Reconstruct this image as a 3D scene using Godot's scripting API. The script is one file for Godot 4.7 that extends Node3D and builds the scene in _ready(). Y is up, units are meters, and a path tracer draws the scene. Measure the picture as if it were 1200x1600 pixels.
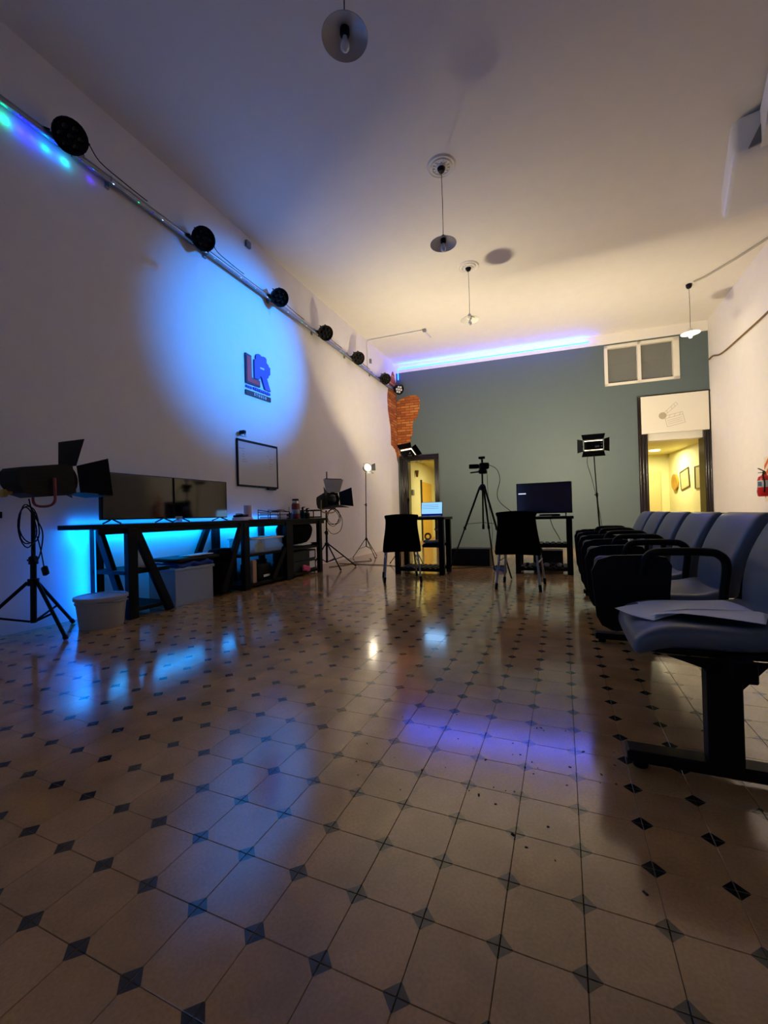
extends Node3D
# A video studio in an old hall: tiled floor, lamps on a wall conduit, a row of waiting-room seats.

const LEFT := -3.963          # face of the left wall
const RIGHT := 2.97           # face of the right wall
const TOP := 4.82             # ceiling
const FRONT := 2.4            # wall behind the photographer
const PITCH := 0.155          # floor tile
var back_xf := Transform3D(Basis(Vector3.UP, deg_to_rad(4.371)), Vector3(-3.963, 0, -10.42))   # frame of the back wall: x along it, z into the hall
var mats := {}
var taken := {}
var group_no := 1
var rng := RandomNumberGenerator.new()

func _ready() -> void:
	rng.seed = 20240611
	var cam := Camera3D.new()
	cam.name = "camera"
	cam.keep_aspect = Camera3D.KEEP_HEIGHT
	cam.fov = rad_to_deg(2.0 * atan(800.0 / 656.45))
	cam.near = 0.05
	cam.far = 60.0
	cam.rotation_order = EULER_ORDER_YXZ
	cam.rotation_degrees = Vector3(0.4587, 22.933, -1.534)
	cam.position = Vector3(0, 0.8437, 0)
	add_child(cam)
	cam.current = true
	var env := Environment.new()
	env.background_mode = Environment.BG_COLOR
	env.background_color = Color(0.54, 0.66, 0.95)
	env.tonemap_mode = Environment.TONE_MAPPER_LINEAR
	env.tonemap_exposure = 1.26
	env.sdfgi_enabled = true
	env.ssao_enabled = true
	env.ssil_enabled = true
	var we := WorldEnvironment.new()
	we.name = "environment"
	we.environment = env
	add_child(we)

	make_materials()
	make_floor(cam)
	make_shell()
	make_ceiling_things()
	make_conduit()
	make_left_wall_things()
	make_bench()
	make_stand_lamps()
	make_middle()
	make_seats()

# ---------------------------------------------------------------- shapes
func S() -> SurfaceTool:
	var st := SurfaceTool.new()
	st.begin(Mesh.PRIMITIVE_TRIANGLES)
	st.set_smooth_group(-1)
	return st

func fresh(st: SurfaceTool) -> void:
	group_no += 1
	st.set_smooth_group(group_no)

func flat(st: SurfaceTool) -> void:
	st.set_smooth_group(-1)

func tri(st: SurfaceTool, a: Vector3, b: Vector3, c: Vector3, o: Vector3) -> void:
	if (c - a).cross(b - a).dot(o) < 0.0:
		var t := b
		b = c
		c = t
	st.add_vertex(a)
	st.add_vertex(b)
	st.add_vertex(c)

func quad(st: SurfaceTool, a: Vector3, b: Vector3, c: Vector3, d: Vector3, o: Vector3) -> void:
	tri(st, a, b, c, o)
	tri(st, a, c, d, o)

func at(x: float, y: float, z: float) -> Transform3D:
	return Transform3D(Basis.IDENTITY, Vector3(x, y, z))

func turned(p: Vector3, rx: float, ry: float, rz: float) -> Transform3D:
	return Transform3D(Basis.from_euler(Vector3(deg_to_rad(rx), deg_to_rad(ry), deg_to_rad(rz))), p)

func facing(p: Vector3, f: Vector3, up := Vector3.UP) -> Transform3D:   # local -z along f
	return Transform3D(Basis.looking_at(f, up), p)

func bar_xf(a: Vector3, b: Vector3, up := Vector3.UP) -> Transform3D:    # local z from a to b, origin between
	var d := (b - a).normalized()
	if absf(d.dot(up)) > 0.99:
		up = Vector3.RIGHT
	return Transform3D(Basis.looking_at(-d, up), (a + b) * 0.5)

# box with chamfered edges
func cbox(st: SurfaceTool, xf: Transform3D, size: Vector3, ch := 0.003) -> void:
	flat(st)
	var h := size * 0.5
	ch = minf(ch, minf(h.x, minf(h.y, h.z)) * 0.9)
	var P := func(sg: Vector3, i: int) -> Vector3:
		var v := sg * (h - Vector3(ch, ch, ch))
		v[i] = sg[i] * h[i]
		return xf * v
	for i in 3:
		var j := (i + 1) % 3
		var k := (i + 2) % 3
		for s in [-1.0, 1.0]:
			var q := []
			for m in [[-1.0, -1.0], [-1.0, 1.0], [1.0, 1.0], [1.0, -1.0]]:
				var sg := Vector3.ZERO
				sg[i] = s
				sg[j] = m[0]
				sg[k] = m[1]
				q.append(P.call(sg, i))
			var o := Vector3.ZERO
			o[i] = s
			quad(st, q[0], q[1], q[2], q[3], xf.basis * o)
			for s2 in [-1.0, 1.0]:
				var a := Vector3.ZERO
				a[i] = s
				a[j] = s2
				var b := a
				a[k] = 1.0
				b[k] = -1.0
				var o2 := o
				o2[j] = s2
				quad(st, P.call(a, i), P.call(a, j), P.call(b, j), P.call(b, i), xf.basis * o2)
	for sx in [-1.0, 1.0]:
		for sy in [-1.0, 1.0]:
			for sz in [-1.0, 1.0]:
				var sg := Vector3(sx, sy, sz)
				tri(st, P.call(sg, 0), P.call(sg, 1), P.call(sg, 2), xf.basis * sg)

func bx(st: SurfaceTool, x0: float, x1: float, y0: float, y1: float, z0: float, z1: float, ch := 0.003) -> void:
	cbox(st, at((x0 + x1) / 2, (y0 + y1) / 2, (z0 + z1) / 2), Vector3(absf(x1 - x0), absf(y1 - y0), absf(z1 - z0)), ch)

# square bar from a to b
func sbar(st: SurfaceTool, a: Vector3, b: Vector3, w: float, d: float, ch := 0.003, up := Vector3.UP) -> void:
	cbox(st, bar_xf(a, b, up), Vector3(w, d, a.distance_to(b)), ch)

func tube(st: SurfaceTool, pts: Array, r: float, sides := 8, r2 := -1.0, closed := false) -> void:
	fresh(st)
	var n := pts.size()
	var rings := []
	var side := Vector3.ZERO
	for i in n:
		var d: Vector3
		if closed:
			d = (pts[(i + 1) % n] - pts[(i + n - 1) % n]).normalized()
		else:
			d = (pts[mini(i + 1, n - 1)] - pts[maxi(i - 1, 0)]).normalized()
		if side == Vector3.ZERO:
			side = d.cross(Vector3.UP if absf(d.y) < 0.9 else Vector3.RIGHT).normalized()
		else:
			side = (side - d * side.dot(d)).normalized()
		var up := d.cross(side)
		var rr := r if r2 < 0.0 else lerpf(r, r2, float(i) / (n - 1))
		var ring := []
		for k in sides:
			var a := TAU * k / sides
			ring.append(pts[i] + (side * cos(a) + up * sin(a)) * rr)
		rings.append(ring)
	for i in (n if closed else n - 1):
		var A: Array = rings[i]
		var Bq: Array = rings[(i + 1) % n]
		for k in sides:
			var l := (k + 1) % sides
			var o: Vector3 = (A[k] + A[l]) * 0.5 - pts[i]
			quad(st, A[k], A[l], Bq[l], Bq[k], o)
	if not closed:
		flat(st)
		for e in [0, n - 1]:
			var o: Vector3 = pts[0] - pts[1] if e == 0 else pts[n - 1] - pts[n - 2]
			for k in range(1, sides - 1):
				tri(st, rings[e][0], rings[e][k], rings[e][k + 1], o)
	flat(st)

# points (radius, height) turned about the local y axis
func lathe(st: SurfaceTool, xf: Transform3D, prof: Array, seg := 20) -> void:
	fresh(st)
	for i in prof.size() - 1:
		var a: Vector2 = prof[i]
		var b: Vector2 = prof[i + 1]
		if a.distance_to(b) < 1e-6:
			continue
		if i > 0:
			var before: Vector2 = a - prof[i - 1]
			if before.length() > 1e-6 and absf(before.angle_to(b - a)) > 0.7:
				fresh(st)
		var dv := b - a
		var on := Vector2(dv.y, -dv.x)
		for k in seg:
			var t0 := TAU * k / seg
			var t1 := TAU * (k + 1) / seg
			var tm := (t0 + t1) / 2
			var p := func(v: Vector2, t: float) -> Vector3: return xf * Vector3(v.x * cos(t), v.y, v.x * sin(t))
			var o := xf.basis * Vector3(on.x * cos(tm), on.y, on.x * sin(tm))
			if a.x < 1e-6:
				tri(st, p.call(a, 0), p.call(b, t0), p.call(b, t1), o)
			elif b.x < 1e-6:
				tri(st, p.call(b, 0), p.call(a, t0), p.call(a, t1), o)
			else:
				quad(st, p.call(a, t0), p.call(a, t1), p.call(b, t1), p.call(b, t0), o)
	flat(st)

# polygon in local xy, from z = 0 to z = depth
func prism(st: SurfaceTool, xf: Transform3D, poly: Array, depth: float) -> void:
	flat(st)
	var pp := PackedVector2Array(poly)
	if Geometry2D.is_polygon_clockwise(pp):
		pp.reverse()
	var idx := Geometry2D.triangulate_polygon(pp)
	for i in range(0, idx.size(), 3):
		for e in [[0.0, -1.0], [depth, 1.0]]:
			var v := []
			for k in 3:
				v.append(xf * Vector3(pp[idx[i + k]].x, pp[idx[i + k]].y, e[0]))
			tri(st, v[0], v[1], v[2], xf.basis * Vector3(0, 0, e[1] * signf(depth)))
	for i in pp.size():
		var a := pp[i]
		var b := pp[(i + 1) % pp.size()]
		var o := Vector3(b.y - a.y, a.x - b.x, 0)
		quad(st, xf * Vector3(a.x, a.y, 0), xf * Vector3(b.x, b.y, 0), xf * Vector3(b.x, b.y, depth), xf * Vector3(a.x, a.y, depth), xf.basis * o)

# rounded box; bend moves its points before they are placed
func rbox(st: SurfaceTool, xf: Transform3D, size: Vector3, r: float, n := 6, bend = null) -> void:
	fresh(st)
	var h := size * 0.5
	r = minf(r, minf(h.x, minf(h.y, h.z)) * 0.999)
	var inner := h - Vector3(r, r, r)
	var steps := []
	for i in n + 1:
		var t := -1.0 + 2.0 * i / n
		steps.append(signf(t) * (1.0 - pow(1.0 - absf(t), 1.6)))
	for ax in 3:
		var j := (ax + 1) % 3
		var k := (ax + 2) % 3
		for s in [-1.0, 1.0]:
			var grid := []
			for a in n + 1:
				var row := []
				for b in n + 1:
					var v := Vector3.ZERO
					v[ax] = s * h[ax]
					v[j] = steps[a] * h[j]
					v[k] = steps[b] * h[k]
					var c := v.clamp(-inner, inner)
					var q := c + (v - c).normalized() * r
					if bend != null:
						q = bend.call(q)
					row.append(xf * q)
				grid.append(row)
			var o := Vector3.ZERO
			o[ax] = s
			o = xf.basis * o
			for a in n:
				for b in n:
					quad(st, grid[a][b], grid[a + 1][b], grid[a + 1][b + 1], grid[a][b + 1], o)
	flat(st)

func arc(c: Vector3, u: Vector3, v: Vector3, r: float, a0: float, a1: float, n: int) -> Array:
	var out := []
	for i in n + 1:
		var a := deg_to_rad(lerpf(a0, a1, float(i) / n))
		out.append(c + (u * cos(a) + v * sin(a)) * r)
	return out

func curve(pts: Array, n := 6) -> Array:     # smooth path through the points
	var out := []
	for i in pts.size() - 1:
		var p0: Vector3 = pts[maxi(i - 1, 0)]
		var p1: Vector3 = pts[i]
		var p2: Vector3 = pts[i + 1]
		var p3: Vector3 = pts[mini(i + 2, pts.size() - 1)]
		for k in n:
			out.append(p1.cubic_interpolate(p2, p0, p3, float(k) / n))
	out.append(pts[-1])
	return out

# ---------------------------------------------------------------- nodes
func numbered(called: String) -> String:
	taken[called] = taken.get(called, -1) + 1
	return called if taken[called] == 0 else "%s_%03d" % [called, taken[called]]

func tag(o: Node, label := "", category := "", group := "", kind := "") -> Node:
	if label: o.set_meta("label", label)
	if category: o.set_meta("category", category)
	if group: o.set_meta("group", group)
	if kind: o.set_meta("kind", kind)
	return o

func thing(called: String, label: String, category: String, p := Vector3.ZERO, turn := 0.0, group := "") -> Node3D:
	var o := Node3D.new()
	o.name = numbered(called)
	o.position = p
	o.rotation.y = deg_to_rad(turn)
	add_child(o)
	tag(o, label, category, group)
	return o

func obj(called: String, st: SurfaceTool, m: Material, parent: Node = null) -> MeshInstance3D:   # vertices in the parent's frame
	st.generate_normals()
	var o := MeshInstance3D.new()
	o.mesh = st.commit()
	o.material_override = m
	if parent == null:
		o.name = numbered(called)
		add_child(o)
	else:
		o.name = called
		parent.add_child(o, true)
	return o

func wobj(called: String, st: SurfaceTool, m: Material, parent: Node3D) -> MeshInstance3D:       # vertices in the hall's frame, parent unturned
	var o := obj(called, st, m, parent)
	o.position = -parent.position
	return o

func struct(called: String, st: SurfaceTool, m: Material) -> MeshInstance3D:
	var o := obj(called, st, m)
	o.set_meta("kind", "structure")
	return o

func setting(called: String, xf: Transform3D) -> Node3D:
	var o := Node3D.new()
	o.name = called
	o.transform = xf
	add_child(o)
	o.set_meta("kind", "structure")
	return o

# ---------------------------------------------------------------- materials
func noise_image(seed_no: int, freq: float, lo: float, hi: float, size := 512, kind := FastNoiseLite.TYPE_SIMPLEX_SMOOTH, octaves := 4) -> ImageTexture:
	var f := FastNoiseLite.new()
	f.seed = seed_no
	f.noise_type = kind
	f.frequency = freq
	f.fractal_octaves = octaves
	var im := f.get_seamless_image(size, size)
	im.convert(Image.FORMAT_RGB8)
	for y in size:
		for x in size:
			var v := lerpf(lo, hi, im.get_pixel(x, y).r)
			im.set_pixel(x, y, Color(v, v, v))
	return ImageTexture.create_from_image(im)

func mat(called: String, c: Color, rough := 0.6, metal := 0.0, spec := 0.5) -> StandardMaterial3D:
	var m := StandardMaterial3D.new()
	m.resource_name = called
	m.albedo_color = c
	m.roughness = rough
	m.metallic = metal
	m.metallic_specular = spec
	mats[called] = m
	return m

func textured(m: StandardMaterial3D, tex: Texture2D, scale: float, world := true) -> StandardMaterial3D:
	m.albedo_texture = tex
	m.uv1_triplanar = true
	m.uv1_world_triplanar = world
	m.uv1_scale = Vector3(scale, scale, scale)
	return m

func glow(called: String, c: Color, e: float, base := Color(0.02, 0.02, 0.02)) -> StandardMaterial3D:
	var m := mat(called, base, 0.4)
	m.emission_enabled = true
	m.emission = c
	m.emission_energy_multiplier = e
	return m

func rgb(r: int, g: int, b: int) -> Color:
	return Color(r / 255.0, g / 255.0, b / 255.0)

func area_light(called: String, p: Vector3, f: Vector3, size: Vector2, c: Color, e: float, parent: Node = null, up := Vector3.UP) -> AreaLight3D:
	var l := AreaLight3D.new()
	l.name = called
	l.area_size = size
	l.light_color = c
	l.light_energy = e
	l.area_normalize_energy = true
	l.area_range = 30.0
	l.area_attenuation = 2.0
	l.shadow_enabled = true
	(self if parent == null else parent).add_child(l, true)
	l.global_transform = facing(p, f, up if absf(f.normalized().dot(up)) < 0.98 else Vector3.RIGHT)
	return l

func omni(called: String, p: Vector3, c: Color, e: float, size := 0.03, parent: Node = null) -> OmniLight3D:
	var l := OmniLight3D.new()
	l.name = called
	l.light_color = c
	l.light_energy = e
	l.light_size = size
	l.omni_range = 30.0
	l.omni_attenuation = 2.0
	l.shadow_enabled = true
	(self if parent == null else parent).add_child(l, true)
	l.global_position = p
	return l

func make_materials() -> void:
	var fine := noise_image(3, 0.03, 0.86, 1.0)
	var blotch := noise_image(7, 0.02, 0.985, 1.0)
	var speck := noise_image(11, 0.03, 0.88, 1.0, 1024)
	textured(mat("wall_white", rgb(236, 231, 224), 0.75), blotch, 0.35)
	textured(mat("ceiling_white", rgb(236, 231, 223), 0.85), blotch, 0.3)
	textured(mat("teal_paint", rgb(86, 101, 104), 0.6), blotch, 0.4)
	textured(mat("annex_paint", rgb(222, 216, 158), 0.7), blotch, 0.4)
	textured(mat("annex_floor", rgb(170, 130, 80), 0.3), fine, 1.5)
	var tile := textured(mat("floor_tile", Color.WHITE, 0.15, 0.0, 0.62), speck, 3.1)
	tile.vertex_color_use_as_albedo = true
	tile.roughness_texture = noise_image(19, 0.02, 0.75, 1.0)
	tile.roughness = 0.16
	tile.clearcoat_enabled = true
	tile.clearcoat = 0.3
	tile.clearcoat_roughness = 0.1
	textured(mat("grout", rgb(84, 66, 50), 0.9), noise_image(31, 0.04, 0.2, 1.0), 1.3)
	textured(mat("mortar", rgb(140, 88, 54), 0.95), fine, 4.0)
	for i in 4:
		textured(mat("brick_%d" % i, [rgb(206, 120, 56), rgb(190, 102, 44), rgb(216, 136, 70), rgb(172, 94, 48)][i], 0.9), fine, 6.0)
	textured(mat("dark_wood", rgb(30, 21, 18), 0.2), fine, 5.0)
	textured(mat("black_wood", rgb(10, 9, 9), 0.55, 0.0, 0.3), fine, 6.0)
	tile.detail_enabled = true
	tile.detail_blend_mode = BaseMaterial3D.BLEND_MODE_MUL
	tile.detail_uv_layer = BaseMaterial3D.DETAIL_UV_2
	tile.uv2_triplanar = true
	tile.uv2_world_triplanar = true
	tile.uv2_scale = Vector3(0.55, 0.55, 0.55)
	tile.detail_albedo = noise_image(41, 0.012, 0.84, 1.04, 512, FastNoiseLite.TYPE_SIMPLEX_SMOOTH, 6)
	mat("white_paint", rgb(225, 220, 208), 0.45)
	mat("white_plastic", rgb(224, 224, 222), 0.4)
	mat("grey_plastic", rgb(120, 120, 122), 0.5)
	mat("black_plastic", rgb(10, 10, 11), 0.5, 0.0, 0.32)
	mat("black_metal", rgb(10, 10, 11), 0.5, 0.0, 0.32)
	mat("black_gloss", rgb(8, 8, 9), 0.06)
	mat("galvanised", rgb(150, 152, 156), 0.38, 0.85)
	mat("chrome", rgb(190, 190, 195), 0.2, 1.0)
	mat("steel_leg", rgb(150, 152, 158), 0.3, 0.9)
	textured(mat("seat_fabric", rgb(100, 113, 126), 0.38), noise_image(23, 0.2, 0.9, 1.0), 7.0)
	mat("black_fabric", rgb(8, 8, 9), 0.9, 0.0, 0.2)
	mat("red_paint", rgb(150, 52, 40), 0.4)
	mat("yellow_plastic", rgb(196, 160, 70), 0.5)
	mat("shade_enamel", rgb(178, 178, 182), 0.3)
	mat("shade_white", rgb(232, 230, 224), 0.35)
	mat("bulb_glass", rgb(226, 228, 232), 0.15)
	mat("paper", rgb(242, 243, 246), 0.7)

func box_between(called: String, x0: float, x1: float, y0: float, y1: float, z0: float, z1: float, m: String) -> void:
	var st := S()
	bx(st, x0, x1, y0, y1, z0, z1, 0.0005)
	struct(called, st, mats[m])

func make_tile_mesh(cream: Color, dark: Color) -> ArrayMesh:
	var st := S()
	var w := PITCH / 2 - 0.00055        # half width at the top
	var b := 0.0009                    # worn edge
	var k := PITCH * 0.155             # leg of the dark corner
	var u := w - b
	var low := -0.011
	var oct := [Vector2(-u + k, -u), Vector2(u - k, -u), Vector2(u, -u + k), Vector2(u, u - k), Vector2(u - k, u), Vector2(-u + k, u), Vector2(-u, u - k), Vector2(-u, -u + k)]
	var up := Vector3.UP
	st.set_color(cream)
	for i in range(1, 7):
		tri(st, Vector3(oct[0].x, 0, oct[0].y), Vector3(oct[i].x, 0, oct[i].y), Vector3(oct[i + 1].x, 0, oct[i + 1].y), up)
	st.set_color(dark)
	for c in [[0, 7, -1, -1], [1, 2, 1, -1], [3, 4, 1, 1], [5, 6, -1, 1]]:
		tri(st, Vector3(oct[c[0]].x, 0, oct[c[0]].y), Vector3(oct[c[1]].x, 0, oct[c[1]].y), Vector3(c[2] * u, 0, c[3] * u), up)
	for s in 4:
		var rot := Basis(up, s * PI / 2)
		var e := [-u, -u + k, u - k, u]
		for i in 3:
			st.set_color(cream if i == 1 else dark)
			var f := w / u
			var p0: Vector3 = rot * Vector3(e[i], 0, u)
			var p1: Vector3 = rot * Vector3(e[i + 1], 0, u)
			var q0: Vector3 = rot * Vector3(e[i] * f, -b, w)
			var q1: Vector3 = rot * Vector3(e[i + 1] * f, -b, w)
			quad(st, p0, p1, q1, q0, rot * Vector3(0, 1, 1))
		st.set_color(cream)
		quad(st, rot * Vector3(-w, -b, w), rot * Vector3(w, -b, w), rot * Vector3(w, low, w), rot * Vector3(-w, low, w), rot * Vector3(0, 0, 1))
	st.generate_normals()
	return st.commit()

func make_floor(cam: Camera3D) -> void:
	var fl := setting("floor", Transform3D.IDENTITY)
	var st := S()
	bx(st, LEFT - 0.3, RIGHT + 0.3, -0.2, -0.004, -11.3, FRONT + 0.3, 0.0005)
	obj("bed", st, mats.grout, fl)
	var variants := []
	for i in 7:
		var v := 0.9 + 0.2 * rng.randf()
		var warm := rng.randf_range(-0.012, 0.012)
		variants.append(make_tile_mesh(Color(0.61 * v + warm, 0.345 * v, 0.132 * v - warm), Color(0.018, 0.018, 0.02) * (0.8 + 0.5 * rng.randf())))
	var spots := []
	var eye := cam.transform.affine_inverse()
	for i in range(-26, 20):
		for j in range(-22, 68):
			var p := Vector3(0.0197 + (i + 0.5) * PITCH, 0, -0.838 - (j + 0.5) * PITCH)
			if p.x < LEFT - 0.05 or p.x > RIGHT + 0.05 or p.z > FRONT + 0.05 or p.z < -10.42 - (p.x - LEFT) * 0.0764 - 0.1:
				continue
			var c := eye * p
			var near := 1e9
			if c.z < -0.1 and absf(c.x / c.z) < 0.94 and absf(c.y / c.z) < 1.24:
				near = -c.z
			spots.append([near, p, rng.randi() % 7, rng.randf_range(-0.0011, 0.0011), rng.randf_range(-0.0011, 0.0011), (rng.randi() % 4) * PI / 2])
	spots.sort_custom(func(a, b): return a[0] < b[0])
	var rest := SurfaceTool.new()
	for n in spots.size():
		var s: Array = spots[n]
		var xf := Transform3D(Basis.from_euler(Vector3(s[3], 0, s[4])) * Basis(Vector3.UP, s[5]), s[1])
		if n < 300:
			var o := MeshInstance3D.new()
			o.mesh = variants[s[2]]
			o.material_override = mats.floor_tile
			o.name = "tile"
			o.transform = xf
			fl.add_child(o, true)
		else:
			rest.append_from(variants[s[2]], 0, xf)
	var r := MeshInstance3D.new()
	r.mesh = rest.commit()
	r.material_override = mats.floor_tile
	r.name = "far_tiles"
	r.set_meta("kind", "stuff")
	fl.add_child(r)

func lay_bricks(parent: Node3D, xf: Transform3D, outline: Array, y0: float, y1: float, x0: float, x1: float) -> void:
	# bricks of 0.235 x 0.06 wherever the outline leaves them bare; xf: x along the wall, z out of it
	var poly := PackedVector2Array(outline)
	var course := 0
	var y := y0
	while y < y1:
		var x := x0 - (0.12 if course % 2 else 0.0)
		while x < x1:
			var cut := Geometry2D.intersect_polygons(poly, PackedVector2Array([Vector2(x, y), Vector2(x + 0.22, y), Vector2(x + 0.22, y + 0.052), Vector2(x, y + 0.052)]))
			for c in cut:
				var r := 0.0
				for i in c.size():
					r += c[i].cross(c[(i + 1) % c.size()]) / 2
				if absf(r) < 0.001:
					continue
				var st := S()
				var out := rng.randf_range(0.006, 0.019)
				prism(st, xf, Array(c), out)
				obj("brick", st, mats["brick_%d" % (rng.randi() % 4)], parent)
			x += 0.24
		y += 0.0685
		course += 1

func make_shell() -> void:
	# left wall: brick core and a coat of plaster, broken away near the corner
	var wl := setting("wall_left", Transform3D.IDENTITY)
	var st := S()
	bx(st, LEFT - 0.32, LEFT - 0.02, -0.2, TOP + 0.2, -10.75, FRONT + 0.3, 0.0005)
	obj("core", st, mats.mortar, wl)
	# plaster outline: polygon x = distance along -z, y = height
	var bare := [Vector2(10.42, 4.36), Vector2(10.33, 4.53), Vector2(10.24, 4.6), Vector2(10.16, 4.58), Vector2(10.05, 4.42), Vector2(9.93, 4.26), Vector2(9.86, 4.1), Vector2(9.79, 3.9), Vector2(9.77, 3.75), Vector2(9.79, 3.5), Vector2(9.84, 3.36), Vector2(9.88, 3.22), Vector2(9.94, 3.1), Vector2(9.95, 2.86), Vector2(9.94, 2.64), Vector2(10.06, 2.6), Vector2(10.2, 2.55), Vector2(10.3, 2.44), Vector2(10.34, 2.3), Vector2(10.42, 2.2)]
	var coat := [Vector2(-FRONT - 0.2, -0.1), Vector2(-FRONT - 0.2, TOP + 0.1), Vector2(10.42, TOP + 0.1)] + bare + [Vector2(10.42, -0.1)]
	var wxf := Transform3D(Basis(Vector3(0, 0, -1), Vector3.UP, Vector3(1, 0, 0)), Vector3(LEFT - 0.02, 0, 0))
	st = S()
	prism(st, wxf, coat, 0.02)
	obj("plaster", st, mats.wall_white, wl)
	lay_bricks(wl, wxf, bare, 2.18, 4.65, 9.7, 10.42)
	# right wall, wall behind the photographer, ceiling
	box_between("wall_right", RIGHT, RIGHT + 0.3, -0.2, TOP + 0.2, -11.2, FRONT + 0.3, "wall_white")
	st = S()
	bx(st, LEFT - 0.3, RIGHT + 0.3, -0.2, 0.25, FRONT, FRONT + 0.3, 0.0005)
	bx(st, LEFT - 0.3, RIGHT + 0.3, 2.1, TOP + 0.2, FRONT, FRONT + 0.3, 0.0005)
	bx(st, LEFT - 0.3, -3.4, 0.25, 2.1, FRONT, FRONT + 0.3, 0.0005)
	bx(st, -1.2, RIGHT + 0.3, 0.25, 2.1, FRONT, FRONT + 0.3, 0.0005)
	struct("wall_front", st, mats.wall_white)
	var w2 := setting("window_2", Transform3D.IDENTITY)
	st = S()
	for e in [[-3.4, -3.34, 0.25, 2.1], [-1.26, -1.2, 0.25, 2.1], [-2.33, -2.27, 0.25, 2.1], [-3.4, -1.2, 0.25, 0.31], [-3.4, -1.2, 2.04, 2.1]]:
		bx(st, e[0], e[1], e[2], e[3], FRONT + 0.05, FRONT + 0.12, 0.003)
	obj("window_frame", st, mats.dark_wood, w2)
	var clear := mat("shop_glass", Color(0.9, 0.95, 1.0, 0.08), 0.02)
	clear.transparency = BaseMaterial3D.TRANSPARENCY_ALPHA
	for e in [[-3.34, -2.33], [-2.27, -1.26]]:
		st = S()
		bx(st, e[0], e[1], 0.31, 2.04, FRONT + 0.08, FRONT + 0.086, 0.0005)
		obj("pane", st, clear, w2)
	box_between("ceiling", LEFT - 0.3, RIGHT + 0.3, TOP, TOP + 0.25, -11.3, FRONT + 0.3, "ceiling_white")
	make_back_wall()
	make_annex()

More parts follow.
